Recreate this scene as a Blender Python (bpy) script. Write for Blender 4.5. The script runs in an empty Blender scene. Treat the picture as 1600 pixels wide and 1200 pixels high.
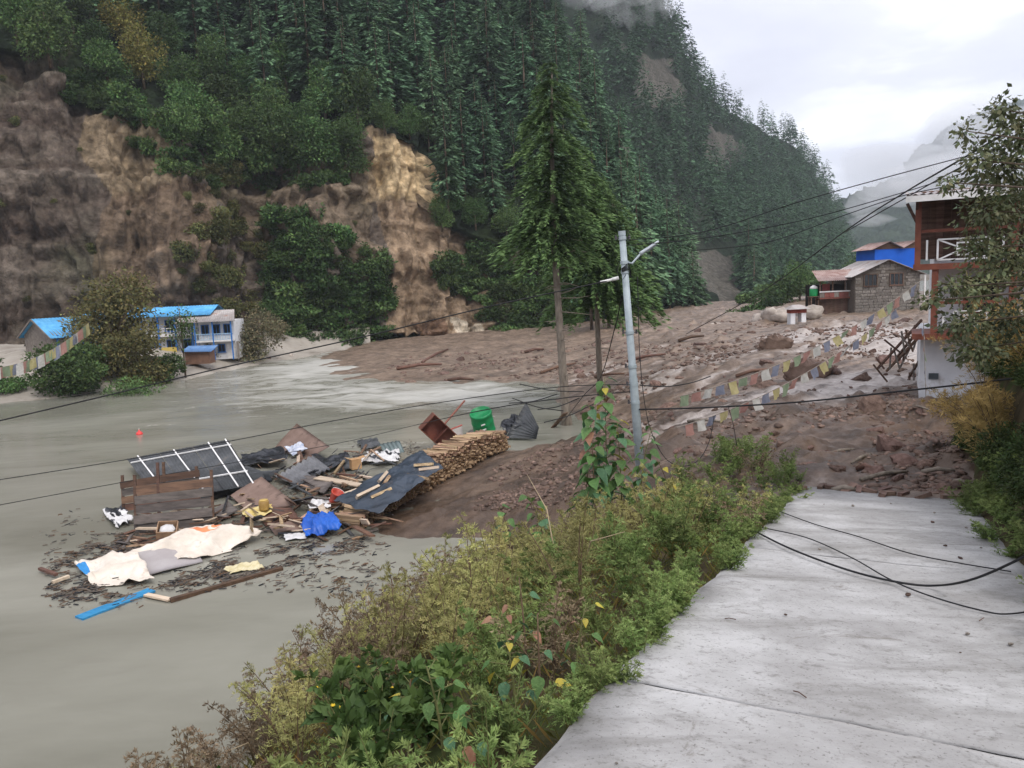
import bpy, math, random
import numpy as np
from mathutils import Vector, Matrix

random.seed(7)
rng = np.random.default_rng(7)
sc = bpy.context.scene
COL = sc.collection

# ------------------------------------------------------------------ camera
FPX = 1200.0                       # focal length in photo pixels (1600 wide)
PITCH = math.atan(160 / 1200.0)
ROLL = math.radians(2.5)
CAM = np.array([0.0, 0.0, 8.0])    # water level is z = 0
_F = np.array([0, math.cos(PITCH), -math.sin(PITCH)])
_R0 = np.array([1.0, 0, 0])
_U0 = np.array([0, math.sin(PITCH), math.cos(PITCH)])
_R = math.cos(ROLL) * _R0 - math.sin(ROLL) * _U0
_U = math.sin(ROLL) * _R0 + math.cos(ROLL) * _U0
cd = bpy.data.cameras.new("camera")
cd.sensor_width = 36.0
cd.lens = 36.0 * FPX / 1600.0
cd.clip_start = 0.1
cd.clip_end = 9000
cam = bpy.data.objects.new("camera", cd)
COL.objects.link(cam)
cam.matrix_world = Matrix(((_R[0], _U[0], -_F[0], CAM[0]), (_R[1], _U[1], -_F[1], CAM[1]),
                           (_R[2], _U[2], -_F[2], CAM[2]), (0, 0, 0, 1)))
sc.camera = cam

# ------------------------------------------------------------------ world, sun, exposure
SUN_AZ, SUN_EL = math.radians(152), math.radians(50)
w = bpy.data.worlds.new("World")
sc.world = w
w.use_nodes = True
nt = w.node_tree
nt.nodes.clear()
N, L = nt.nodes.new, nt.links.new
out = N("ShaderNodeOutputWorld")
bg = N("ShaderNodeBackground")
bg.inputs[1].default_value = 0.1
sky = N("ShaderNodeTexSky")
sky.sky_type = 'NISHITA'
sky.sun_disc = False
sky.sun_elevation = SUN_EL
sky.sun_rotation = SUN_AZ
tc = N("ShaderNodeTexCoord")
sep = N("ShaderNodeSeparateXYZ")
L(tc.outputs["Generated"], sep.inputs[0])
den = N("ShaderNodeMath"); den.operation = 'ADD'; den.inputs[1].default_value = 0.22
zab = N("ShaderNodeMath"); zab.operation = 'ABSOLUTE'
L(sep.outputs[2], zab.inputs[0]); L(zab.outputs[0], den.inputs[0])
dx = N("ShaderNodeMath"); dx.operation = 'DIVIDE'
dy = N("ShaderNodeMath"); dy.operation = 'DIVIDE'
L(sep.outputs[0], dx.inputs[0]); L(den.outputs[0], dx.inputs[1])
L(sep.outputs[1], dy.inputs[0]); L(den.outputs[0], dy.inputs[1])
cmb = N("ShaderNodeCombineXYZ")
L(dx.outputs[0], cmb.inputs[0]); L(dy.outputs[0], cmb.inputs[1])
n1 = N("ShaderNodeTexNoise"); n1.inputs["Scale"].default_value = 1.35; n1.inputs["Detail"].default_value = 7
n1.inputs["Roughness"].default_value = 0.52; n1.inputs["Distortion"].default_value = 0.35
L(cmb.outputs[0], n1.inputs["Vector"])
rmp = N("ShaderNodeValToRGB")
e = rmp.color_ramp.elements
e[0].position = 0.33; e[0].color = (4.9, 4.95, 5.75, 1)
e[1].position = 0.72; e[1].color = (10.4, 10.4, 10.5, 1)
m = e.new(0.55); m.color = (6.2, 6.25, 6.95, 1)
L(n1.outputs["Fac"], rmp.inputs[0])
grad = N("ShaderNodeMapRange")            # an overcast sky is brighter overhead than near the horizon
grad.inputs[1].default_value = 0.0; grad.inputs[2].default_value = 1.0
grad.inputs[3].default_value = 0.95; grad.inputs[4].default_value = 1.5
L(zab.outputs[0], grad.inputs[0])
cl = N("ShaderNodeMixRGB"); cl.blend_type = 'MULTIPLY'; cl.inputs[0].default_value = 1
L(rmp.outputs[0], cl.inputs[1]); L(grad.outputs[0], cl.inputs[2])
mx = N("ShaderNodeMixRGB"); mx.inputs[0].default_value = 0.93
L(sky.outputs[0], mx.inputs[1]); L(cl.outputs[0], mx.inputs[2])
L(mx.outputs[0], bg.inputs[0]); L(bg.outputs[0], out.inputs[0])

sl = bpy.data.lights.new("sun", 'SUN')
sl.energy = 1.4
sl.angle = math.radians(22)
sl.color = (1.0, 0.95, 0.88)
so = bpy.data.objects.new("sun", sl)
COL.objects.link(so)
sd = Vector((math.sin(SUN_AZ) * math.cos(SUN_EL), math.cos(SUN_AZ) * math.cos(SUN_EL), math.sin(SUN_EL)))
so.rotation_euler = (-sd).to_track_quat('-Z', 'Y').to_euler()
so.location = (0, 0, 400)

vs = sc.view_settings
vs.view_transform = 'Standard'
vs.look = 'None'
vs.exposure = 0.7
vs.gamma = 1.0
vs.use_curve_mapping = False
cy = sc.cycles
cy.use_denoising = True
cy.max_bounces = 6
cy.diffuse_bounces = 3
cy.glossy_bounces = 2
cy.transmission_bounces = 3
cy.transparent_max_bounces = 6
cy.volume_bounces = 1
cy.caustics_reflective = False
cy.caustics_refractive = False

# ------------------------------------------------------------------ place finding: lens ray of a photo pixel met with a height or a distance
def ray(px, py):
    px = np.asarray(px, float)[..., None]; py = np.asarray(py, float)[..., None]
    return _F + (px - 800) / FPX * _R - (py - 600) / FPX * _U
def G(px, py, z=0.0):
    d = ray(px, py)
    t = (np.asarray(z, float) - CAM[2]) / d[..., 2]
    return CAM + d * t[..., None]
def D(px, py, Y):
    d = ray(px, py)
    t = np.asarray(Y, float) / d[..., 1]
    return CAM + d * t[..., None]
def pix(P):
    v = np.asarray(P, float) - CAM
    wz = v @ _F
    return 800 + FPX * (v @ _R) / wz, 600 - FPX * (v @ _U) / wz

# ------------------------------------------------------------------ noise
def _h(i, j, k, s):
    n = (i * 374761393 + j * 668265263 + k * 2147483647 + s * 974634777) & 0xffffffff
    n = ((n ^ (n >> 13)) * 1274126177) & 0xffffffff
    return ((n ^ (n >> 16)) & 0xffff) / 65535.0
def vn(p, s=0):
    p = np.asarray(p, float)
    i = np.floor(p).astype(np.int64); f = p - i
    f = f * f * (3 - 2 * f)
    r = 0
    for a in (0, 1):
        for b in (0, 1):
            for c in (0, 1):
                wgt = (f[..., 0] if a else 1 - f[..., 0]) * (f[..., 1] if b else 1 - f[..., 1]) * (f[..., 2] if c else 1 - f[..., 2])
                r = r + wgt * _h(i[..., 0] + a, i[..., 1] + b, i[..., 2] + c, s)
    return r * 2 - 1
def fbm(p, o=4, s=0, gain=.5):
    p = np.asarray(p, float); r = 0; a = 1; t = 0
    for k in range(o):
        r = r + a * vn(p * 2 ** k + 17.3 * k, s + k); t += a; a *= gain
    return r / t
def ridge(p, o=4, s=0):
    p = np.asarray(p, float); r = 0; a = 1; t = 0
    for k in range(o):
        r = r + a * (1 - np.abs(vn(p * 2 ** k + 9.7 * k, s + k)) * 2); t += a; a *= .5
    return r / t

# ------------------------------------------------------------------ materials
def lin(r, g, b):
    def f(u):
        u /= 255.0
        return u / 12.92 if u <= .04045 else ((u + .055) / 1.055) ** 2.4
    return (f(r), f(g), f(b), 1)
MATS = {}
def mat(name, c1, c2=None, scale=4.0, rough=.8, bump=0.0, bscale=30.0, stretch=(1, 1, 1), spec=.3, metal=0.0,
        attr=False, rand=0.0, detail=5, rough2=None, coord="Object", c3=None, s3=1.0, p3=.55, translucent=0.0, contrast=(.35, .65)):
    if name in MATS: return MATS[name]
    m = bpy.data.materials.new(name); m.use_nodes = True
    t = m.node_tree; t.nodes.clear(); N, L = t.nodes.new, t.links.new
    o = N("ShaderNodeOutputMaterial"); b = N("ShaderNodeBsdfPrincipled")
    L(b.outputs[0], o.inputs[0])
    b.inputs["Roughness"].default_value = rough; b.inputs["Metallic"].default_value = metal
    b.inputs["Specular IOR Level"].default_value = spec
    tc = N("ShaderNodeTexCoord"); mp = N("ShaderNodeMapping"); mp.inputs["Scale"].default_value = stretch
    L(tc.outputs[coord], mp.inputs[0])
    c2 = c2 or c1
    nz = N("ShaderNodeTexNoise"); nz.inputs["Scale"].default_value = scale; nz.inputs["Detail"].default_value = detail
    nz.inputs["Roughness"].default_value = .62
    L(mp.outputs[0], nz.inputs["Vector"])
    rp = N("ShaderNodeValToRGB"); rp.color_ramp.elements[0].position = contrast[0]; rp.color_ramp.elements[1].position = contrast[1]
    rp.color_ramp.elements[0].color = c1; rp.color_ramp.elements[1].color = c2
    L(nz.outputs["Fac"], rp.inputs[0])
    col = rp.outputs[0]
    if c3:
        n3 = N("ShaderNodeTexNoise"); n3.inputs["Scale"].default_value = s3; n3.inputs["Detail"].default_value = 6
        n3.inputs["Roughness"].default_value = .7
        L(mp.outputs[0], n3.inputs["Vector"])
        mr = N("ShaderNodeMapRange"); mr.inputs[1].default_value = p3; mr.inputs[2].default_value = p3 + .12
        L(n3.outputs["Fac"], mr.inputs[0])
        m3 = N("ShaderNodeMixRGB"); m3.inputs[2].default_value = c3
        L(mr.outputs[0], m3.inputs[0]); L(col, m3.inputs[1]); col = m3.outputs[0]
    if attr:
        at = N("ShaderNodeAttribute"); at.attribute_name = "Col"
        mm = N("ShaderNodeMixRGB"); mm.blend_type = 'MULTIPLY'; mm.inputs[0].default_value = 1
        L(col, mm.inputs[1]); L(at.outputs["Color"], mm.inputs[2]); col = mm.outputs[0]
    if rand:
        oi = N("ShaderNodeObjectInfo"); hs = N("ShaderNodeHueSaturation")
        a1 = N("ShaderNodeMapRange"); a1.inputs[3].default_value = 1 - rand; a1.inputs[4].default_value = 1 + rand
        a2 = N("ShaderNodeMapRange"); a2.inputs[3].default_value = .5 - .045 * rand; a2.inputs[4].default_value = .5 + .03 * rand
        fr = N("ShaderNodeMath"); fr.operation = 'MULTIPLY'; fr.inputs[1].default_value = 7.31
        f2 = N("ShaderNodeMath"); f2.operation = 'FRACT'
        L(oi.outputs["Random"], a1.inputs[0]); L(oi.outputs["Random"], fr.inputs[0]); L(fr.outputs[0], f2.inputs[0]); L(f2.outputs[0], a2.inputs[0])
        L(a1.outputs[0], hs.inputs["Value"]); L(a2.outputs[0], hs.inputs["Hue"]); L(col, hs.inputs["Color"]); col = hs.outputs[0]
    L(col, b.inputs["Base Color"])
    if rough2 is not None:
        m2 = N("ShaderNodeMapRange"); m2.inputs[1].default_value = .35; m2.inputs[2].default_value = .65
        m2.inputs[3].default_value = rough; m2.inputs[4].default_value = rough2
        L(nz.outputs["Fac"], m2.inputs[0]); L(m2.outputs[0], b.inputs["Roughness"])
    if bump:
        nb = N("ShaderNodeTexNoise"); nb.inputs["Scale"].default_value = bscale; nb.inputs["Detail"].default_value = 5
        nb.inputs["Roughness"].default_value = .65
        L(mp.outputs[0], nb.inputs["Vector"])
        bp = N("ShaderNodeBump"); bp.inputs["Strength"].default_value = 1.0; bp.inputs["Distance"].default_value = bump
        L(nb.outputs["Fac"], bp.inputs["Height"]); L(bp.outputs[0], b.inputs["Normal"])
    if translucent:
        tr = N("ShaderNodeBsdfTranslucent"); ms = N("ShaderNodeMixShader"); ms.inputs[0].default_value = translucent
        L(col, tr.inputs[0]); L(b.outputs[0], ms.inputs[1]); L(tr.outputs[0], ms.inputs[2]); L(ms.outputs[0], o.inputs[0])
    MATS[name] = m
    return m

# ------------------------------------------------------------------ mesh building
def mesh_np(name, V, F, mats, smooth=False, col=None, mi=None):
    """F: int array (n,k) or list of such arrays"""
    if not isinstance(F, (list, tuple)): F = [F]
    F = [np.asarray(f, np.int64) for f in F if len(f)]
    V = np.asarray(V, np.float64)
    me = bpy.data.meshes.new(name)
    nl = sum(f.size for f in F); nf = sum(len(f) for f in F)
    me.vertices.add(len(V)); me.vertices.foreach_set("co", V.astype(np.float32).ravel())
    me.loops.add(nl); me.polygons.add(nf)
    li = np.concatenate([f.ravel() for f in F]); me.loops.foreach_set("vertex_index", li.astype(np.int32))
    tot = np.concatenate([np.full(len(f), f.shape[1]) for f in F]); st = np.concatenate([[0], np.cumsum(tot)[:-1]])
    me.polygons.foreach_set("loop_start", st.astype(np.int32)); me.polygons.foreach_set("loop_total", tot.astype(np.int32))
    if smooth: me.polygons.foreach_set("use_smooth", np.ones(nf, bool))
    if mi is not None: me.polygons.foreach_set("material_index", np.asarray(mi, np.int32))
    if not isinstance(mats, (list, tuple)): mats = [mats]
    for m in mats: me.materials.append(m)
    if col is not None:
        c = np.ones((len(V), 4), np.float32); c[:, :3] = np.asarray(col)[:, :3] if np.ndim(col) == 2 else np.asarray(col)[:, None]
        a = me.color_attributes.new("Col", 'FLOAT_COLOR', 'POINT'); a.data.foreach_set("color", c.ravel())
    me.update(calc_edges=True); me.validate()
    return me
def tag(o, label=None, cat=None, group=None, kind=None):
    if label: o["label"] = label
    if cat: o["category"] = cat
    if group: o["group"] = group
    if kind: o["kind"] = kind
    return o
def ob(name, me, parent=None, loc=None, rot=None, scale=None):
    o = bpy.data.objects.new(name, me); COL.objects.link(o)
    if parent is not None: o.parent = parent
    if loc is not None: o.location = tuple(loc)
    if rot is not None: o.rotation_euler = rot
    if scale is not None: o.scale = scale if np.ndim(scale) else (scale,) * 3
    return o
def thing(name, loc, label, cat, group=None, rz=0.0):
    o = ob(name, None, None, loc, (0, 0, rz)); o.empty_display_size = .3
    return tag(o, label, cat, group)

class MB:
    """collects boxes, tubes and sheets; build() links them as one mesh object"""
    def __init__(s): s.V = []; s.F = []; s.n = 0; s.mi = []; s.cur = 0
    def add(s, V, F):
        V = np.asarray(V, float).reshape(-1, 3)
        for f in F: s.F.append([int(i) + s.n for i in f]); s.mi.append(s.cur)
        s.V.append(V); s.n += len(V); return s
    def hexa(s, P):   # P: 8 corners, 0-3 bottom ccw, 4-7 top
        return s.add(P, [(3, 2, 1, 0), (4, 5, 6, 7), (0, 1, 5, 4), (1, 2, 6, 5), (2, 3, 7, 6), (3, 0, 4, 7)])
    def box(s, c, size, R=None):
        c = np.asarray(c, float); h = np.asarray(size, float) / 2
        P = np.array([(-1, -1, -1), (1, -1, -1), (1, 1, -1), (-1, 1, -1), (-1, -1, 1), (1, -1, 1), (1, 1, 1), (-1, 1, 1)], float) * h
        if R is not None: P = P @ np.asarray(R).T
        return s.hexa(P + c)
    def bar(s, a, b, wd, th, up=(0, 0, 1)):
        a = np.asarray(a, float); b = np.asarray(b, float); d = b - a; ln = np.linalg.norm(d); d = d / ln
        u = np.asarray(up, float); r = np.cross(d, u); r /= (np.linalg.norm(r) + 1e-9); u = np.cross(r, d)
        return s.box((a + b) / 2, (ln, wd, th), np.array([d, r, u]).T)
    def tube(s, pts, rad, k=8, cap=True):
        pts = np.asarray(pts, float); m = len(pts)
        rad = np.broadcast_to(np.asarray(rad, float), (m,))
        tg = np.gradient(pts, axis=0); tg /= np.linalg.norm(tg, axis=1)[:, None] + 1e-9
        ref = np.array([0, 0, 1.0]) if abs(tg[:, 2]).mean() < .8 else np.array([1.0, 0, 0])
        r = np.cross(tg, ref); r /= np.linalg.norm(r, axis=1)[:, None] + 1e-9; u = np.cross(r, tg)
        a = np.arange(k) * 2 * math.pi / k
        ring = pts[:, None] + rad[:, None, None] * (np.cos(a)[None, :, None] * r[:, None] + np.sin(a)[None, :, None] * u[:, None])
        F = []
        for i in range(m - 1):
            for j in range(k):
                q = (j + 1) % k; F.append((i * k + j, i * k + q, (i + 1) * k + q, (i + 1) * k + j))
        if cap: F.append(tuple(range(k - 1, -1, -1))); F.append(tuple((m - 1) * k + j for j in range(k)))
        return s.add(ring.reshape(-1, 3), F)
    def lathe(s, prof, c=(0, 0, 0), k=20, R=None):
        a = np.arange(k) * 2 * math.pi / k
        V = np.array([[(r * math.cos(t), r * math.sin(t), z) for t in a] for r, z in prof]).reshape(-1, 3)
        if R is not None: V = V @ np.asarray(R).T
        m = len(prof); F = []
        for i in range(m - 1):
            for j in range(k):
                q = (j + 1) % k; F.append((i * k + j, i * k + q, (i + 1) * k + q, (i + 1) * k + j))
        F.append(tuple(range(k - 1, -1, -1))); F.append(tuple((m - 1) * k + j for j in range(k)))
        return s.add(V + np.asarray(c, float), F)
    def mesh(s, name, mats, smooth=False):
        V = np.concatenate(s.V); me = bpy.data.meshes.new(name)
        me.from_pydata(V.tolist(), [], s.F)
        for m in (mats if isinstance(mats, (list, tuple)) else [mats]): me.materials.append(m)
        me.polygons.foreach_set("material_index", s.mi)
        if smooth: me.polygons.foreach_set("use_smooth", [True] * len(me.polygons))
        me.update(); return me
    def build(s, name, mats, parent=None, smooth=False, loc=None, rot=None):
        return ob(name, s.mesh(name, mats, smooth), parent, loc, rot)
def grid_faces(nu, nv):
    i = np.arange(nu - 1)[:, None] * nv + np.arange(nv - 1)[None]
    return np.stack([i, i + nv, i + nv + 1, i + 1], -1).reshape(-1, 4)
def rotz(a):
    c, s = math.cos(a), math.sin(a); return np.array([[c, -s, 0], [s, c, 0], [0, 0, 1.0]])
def smooth_rows(A, it=1):
    for _ in range(it):
        B = A.copy(); B[1:-1] = (A[:-2] + 2 * A[1:-1] + A[2:]) / 4; A = B
    return A
def in_poly(x, y, poly):
    x = np.asarray(x); y = np.asarray(y); r = np.zeros(x.shape, bool); n = len(poly)
    for i in range(n):
        x1, y1 = poly[i]; x2, y2 = poly[(i + 1) % n]
        if y1 == y2: continue
        c = ((y1 > y) != (y2 > y)) & (x < (x2 - x1) * (y - y1) / (y2 - y1) + x1)
        r ^= c
    return r

# ================================================================== THE SETTING
# ------------------------------------------------------------------ ground sheet and river
gm = mat("ground_earth", lin(88, 78, 66), lin(112, 100, 84), .2, .95)
g = MB().add([(-3200, -3200, -.9), (3200, -3200, -.9), (3200, 3200, -.9), (-3200, 3200, -.9)], [(0, 1, 2, 3)]).build("ground", gm)
tag(g, kind="structure")

def river_material():
    m = bpy.data.materials.new("silty_water"); m.use_nodes = True
    t = m.node_tree; b = t.nodes["Principled BSDF"]; N, L = t.nodes.new, t.links.new
    tc = N("ShaderNodeTexCoord"); mp = N("ShaderNodeMapping"); mp.inputs["Rotation"].default_value = (0, 0, math.radians(-38))
    mp.inputs["Scale"].default_value = (.35, 1, 1)
    L(tc.outputs["Object"], mp.inputs[0])
    at = N("ShaderNodeAttribute"); at.attribute_name = "Col"; sp = N("ShaderNodeSeparateColor"); L(at.outputs["Color"], sp.inputs[0])
    n = N("ShaderNodeTexNoise"); n.inputs["Scale"].default_value = .16; n.inputs["Detail"].default_value = 6; n.inputs["Distortion"].default_value = .8
    L(mp.outputs[0], n.inputs["Vector"])
    r = N("ShaderNodeValToRGB"); r.color_ramp.elements[0].position = .36; r.color_ramp.elements[1].position = .66
    r.color_ramp.elements[0].color = lin(121, 119, 107); r.color_ramp.elements[1].color = lin(146, 144, 132)
    L(n.outputs["Fac"], r.inputs[0])
    # foam carried on the fast water
    f = N("ShaderNodeTexNoise"); f.inputs["Scale"].default_value = .45; f.inputs["Detail"].default_value = 9; f.inputs["Distortion"].default_value = 1.2
    f.inputs["Roughness"].default_value = .68
    L(mp.outputs[0], f.inputs["Vector"])
    ad = N("ShaderNodeMath"); ad.operation = 'MULTIPLY_ADD'; ad.inputs[1].default_value = .42
    L(sp.outputs[0], ad.inputs[0]); L(f.outputs["Fac"], ad.inputs[2])
    fr = N("ShaderNodeMapRange"); fr.inputs[1].default_value = .66; fr.inputs[2].default_value = .90; fr.inputs[4].default_value = .75
    L(ad.outputs[0], fr.inputs[0])
    mx = N("ShaderNodeMixRGB"); mx.inputs[2].default_value = lin(190, 188, 180)
    L(fr.outputs[0], mx.inputs[0]); L(r.outputs[0], mx.inputs[1]); L(mx.outputs[0], b.inputs["Base Color"])
    ro = N("ShaderNodeMapRange"); ro.inputs[3].default_value = .2; ro.inputs[4].default_value = .6
    L(fr.outputs[0], ro.inputs[0]); L(ro.outputs[0], b.inputs["Roughness"])
    b.inputs["Specular IOR Level"].default_value = .32
    n2 = N("ShaderNodeTexNoise"); n2.inputs["Scale"].default_value = 1.1; n2.inputs["Detail"].default_value = 5
    L(mp.outputs[0], n2.inputs["Vector"])
    am = N("ShaderNodeMath"); am.operation = 'MULTIPLY_ADD'; am.inputs[1].default_value = .16; am.inputs[2].default_value = .04
    L(sp.outputs[0], am.inputs[0])
    bp = N("ShaderNodeBump"); bp.inputs["Strength"].default_value = .8
    L(am.outputs[0], bp.inputs["Distance"]); L(n2.outputs["Fac"], bp.inputs["Height"]); L(bp.outputs[0], b.inputs["Normal"])
    return m
# sheet with waves; polar rows keep the swell fine near the camera
az = np.radians(np.linspace(-75, 75, 300)); rr = np.concatenate([[2], np.geomspace(6, 420, 330)])
A, Rr = np.meshgrid(az, rr, indexing="ij")
wx, wy = Rr * np.sin(A), Rr * np.cos(A)
def rush(x, y):   # how fast the water runs: rapids by the far mud fan and along the raft
    k = np.exp(-(((x + 18) / 12) ** 2 + ((y - 82) / 17) ** 2)) * 1.1
    k += .62 * np.exp(-(((x + 10) / 12) ** 2 + ((y - 57) / 10) ** 2))
    k += .5 * np.exp(-(((x + 2) / 6) ** 2 + ((y - 55) / 6) ** 2))
    k += .30 * np.exp(-(((x + 7) / 9) ** 2 + ((y - 38) / 4) ** 2))
    return k
K = rush(wx, wy)
P3 = np.stack([wx * .5 + wy * .15, wy * .5 - wx * .2, wx * 0], -1)
wz = (.03 + .35 * K) * fbm(P3 * 1.1, 4, 5) + .02 * fbm(P3 * 4, 2, 9)
me = mesh_np("river", np.stack([wx, wy, wz], -1).reshape(-1, 3), grid_faces(*A.shape)[:, ::-1], river_material(), True,
             np.repeat(np.clip(K, 0, 1).reshape(-1, 1), 3, 1))
tag(ob("river", me), kind="structure")

# ------------------------------------------------------------------ road frame (a ramp running down to the mud)
ROAD_H = 1.9
rd = ray(1384, 627); rd = rd / np.linalg.norm(rd)
rs = np.array([rd[1], -rd[0], 0]); rs /= np.linalg.norm(rs)
rn = np.cross(rs, rd)
RO = CAM - rn * ROAD_H
RL, RW = -1.62, 1.62              # left and right edge
REND = 17.3
def Q(s, l, up=0.0):
    return RO + np.multiply.outer(np.asarray(s, float), rd) + np.multiply.outer(np.asarray(l, float), rs) + np.multiply.outer(np.asarray(up, float), rn)

# ------------------------------------------------------------------ mud flow
def rbf_fit(pts, z, lam=.02):
    d = np.linalg.norm(pts[:, None] - pts[None], axis=-1)
    Kk = np.where(d > 0, d ** 2 * np.log(d + 1e-9), 0) + lam * np.eye(len(pts)) * 100
    Pm = np.c_[np.ones(len(pts)), pts]
    A_ = np.block([[Kk, Pm], [Pm.T, np.zeros((3, 3))]])
    return np.linalg.solve(A_, np.r_[z, 0, 0, 0])
def rbf_eval(wt, pts, q):
    d = np.sqrt(((q[:, None, :] - pts[None]) ** 2).sum(-1))
    return np.where(d > 0, d ** 2 * np.log(d + 1e-9), 0) @ wt[:-3] + wt[-3] + q @ wt[-2:]
mc = []
for px, py, z in [(500, 566, -.05), (520, 590, -.1), (600, 602, -.1), (700, 605, -.1), (860, 603, -.1), (880, 640, -.1), (905, 690, -.1), (840, 700, -.1), (785, 702, -.05),
                  (735, 735, .2), (690, 775, .25), (620, 818, .15), (552, 842, -.1), (620, 858, -.1), (700, 720, -.05), (640, 762, -.05), (570, 805, -.05), (690, 848, -.1), (760, 840, -.05), (850, 880, -.1),
                  (600, 575, .3), (700, 560, .45), (820, 560, .55), (640, 550, .5), (540, 552, .3), (900, 560, .9), (960, 540, 1.3), (1000, 522, 2.0), (900, 540, 1.0), (800, 540, .6),
                  (940, 600, .9), (960, 660, 1.5), (930, 720, 1.6), (850, 740, .9), (790, 770, .8), (720, 800, .5), (860, 800, 1.1), (1000, 600, 1.5), (1000, 745, 2.7), (1100, 540, 2.4),
                  (1100, 700, 2.8), (1150, 620, 2.6), (1250, 768, 3.3), (1240, 560, 2.9), (1250, 660, 3.0), (1380, 778, 3.35), (1520, 782, 3.4), (1440, 627, 3.2), (1340, 494, 3.2),
                  (1240, 500, 3.1), (1180, 498, 2.9), (1350, 560, 3.0), (1560, 560, 3.4), (1430, 500, 3.4), (1300, 700, 3.15)]:
    P = G(px, py, z); mc.append((P[0], P[1], z))
mc += [(75, 60, 3.6), (90, 110, 3.6), (60, 130, 3.2), (30, 125, 2.4), (15, 125, 1.8), (0, 125, 1.0), (-22, 112, .6), (-30, 90, -1), (-20, 60, -1.2), (-8, 45, -1.3), (-14, 30, -1.3), (-10, 20, -1.2),
       (-30, 40, -2), (40, 25, 3.5), (25, 10, 3.5), (60, 40, 3.5), (6, 13, 3.1)]
mc = np.array(mc); mwt = rbf_fit(mc[:, :2], mc[:, 2])
def mud_base(x, y):
    q = np.stack([np.ravel(x), np.ravel(y)], -1); r = np.empty(len(q))
    for i in range(0, len(q), 40000): r[i:i + 40000] = rbf_eval(mwt, mc[:, :2], q[i:i + 40000])
    return np.clip(r.reshape(np.shape(x)), -2.5, 4.2)
FD = np.array([-.82, -.57]); FP = np.array([.57, -.82])      # flow direction and across it
def mud_height(x, y):
    z = mud_base(x, y)
    a, b = x * FD[0] + y * FD[1], x * FP[0] + y * FP[1]
    p = np.stack([a * .16, b * .5, 0 * a], -1)
    near = np.clip((60 - y) / 45, .25, 1)
    n = fbm(p, 4, 31) * .30 + (ridge(p * 2.7 + 4, 3, 40)) * .10 + fbm(np.stack([a * 1.4, b * 2.0, 0 * a], -1), 3, 55) * .19 * near + fbm(np.stack([a * 4, b * 5, 0 * a], -1), 2, 66) * .085 * near
    hump = np.clip(fbm(np.stack([a * .55, b * .8, 0 * a], -1), 2, 80) - .25, 0, 1) * .8
    edge = np.clip((z + .15) / .5, 0, 1)
    roadside = np.clip(np.hypot(x - 6.8, y - 13.6) / 5, .25, 1)
    return z + (n - .1 + hump * np.clip((z - .2) / 2, .3, 1)) * edge * roadside, n
az = np.radians(np.linspace(-21, 47, 520)); rr = np.geomspace(14.2, 150, 400)
A, Rr = np.meshgrid(az, rr, indexing="ij")
mxx, myy = Rr * np.sin(A), Rr * np.cos(A)
mz, mn = mud_height(mxx, myy)
keep = mz > -.35
# soil colour: dark wet earth close by, paler slurry farther out, white water running through it
a_, b_ = mxx * FD[0] + myy * FD[1], mxx * FP[0] + myy * FP[1]
cn = fbm(np.stack([a_ * .12, b_ * .45, 0 * a_], -1), 5, 91)
cf = fbm(np.stack([a_ * 1.1, b_ * 2.4, 0 * a_], -1), 4, 12)
tcol = np.clip((np.hypot(mxx, myy) - 24) / 40 + cn * .9, 0, 1)[..., None]
dark = np.array(lin(94, 77, 63)[:3]); pale = np.array(lin(134, 116, 100)[:3])
colr = dark * (1 - tcol) + pale * tcol
colr = colr * (1 + .75 * cf[..., None])
colr *= (1 - .45 * np.clip(ridge(np.stack([a_ * .35, b_ * 1.1, 0 * a_], -1), 3, 44) - .35, 0, 1))[..., None]
def spot(x0, y0, rx, ry): return np.exp(-(((mxx - x0) / rx) ** 2 + ((myy - y0) / ry) ** 2))
stream = np.zeros_like(mxx)
for px, py, z, rx, ry, k in [(1370, 528, 3, 8, 10, 1.0), (1330, 590, 3, 3.5, 3.5, .85), (1230, 610, 2.8, 5, 4, .8), (1100, 640, 2.6, 4, 3, .6), (1160, 560, 2.6, 9, 8, .5), (1420, 545, 3.2, 4, 9, .9),
                             (950, 570, .9, 9, 10, .35), (1080, 715, 2.8, 1.6, 1.6, .5), (1260, 760, 3.3, 2, 1.2, .3), (1040, 590, 1.8, 5, 6, .5)]:
    P = G(px, py, z); stream = np.maximum(stream, k * spot(P[0], P[1], rx, ry))
strk = ridge(np.stack([a_ * .11, b_ * .75, 0 * a_], -1), 5, 77) * .6 + cf * .5
wet = np.clip((stream * 1.4 + strk - .72) * 2.6, 0, 1)
colr = colr * (1 - wet[..., None]) + np.array(lin(182, 172, 164)[:3]) * wet[..., None]
idx = -np.ones(mxx.size, np.int64); fc = grid_faces(*mxx.shape); kf = keep.ravel()[fc].any(1); fc = fc[kf]
used = np.unique(fc); idx[used] = np.arange(len(used)); fc = idx[fc]
Vm = np.stack([mxx, myy, mz - .12 * wet * np.clip(cf + .4, 0, 1)], -1).reshape(-1, 3)[used]
def mud_material():
    m = mat("wet_mud", lin(205, 202, 200), lin(255, 255, 255), 2.2, .62, .05, 5.0, attr=True, detail=8, rough2=.42, spec=.4)
    return m
me = mesh_np("mud_flow", Vm, fc[:, ::-1], mud_material(), True, np.clip(colr.reshape(-1, 3)[used], .01, 1))
tag(ob("mud_flow", me), kind="structure")
def mud_at(px, py, z0=2.0):
    for _ in range(6):
        P = G(px, py, z0); z0 = .5 * z0 + .5 * float(mud_height(P[0:1], P[1:2])[0][0])
    P = G(px, py, z0); P[2] = float(mud_height(P[0:1], P[1:2])[0][0]); return P

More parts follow.
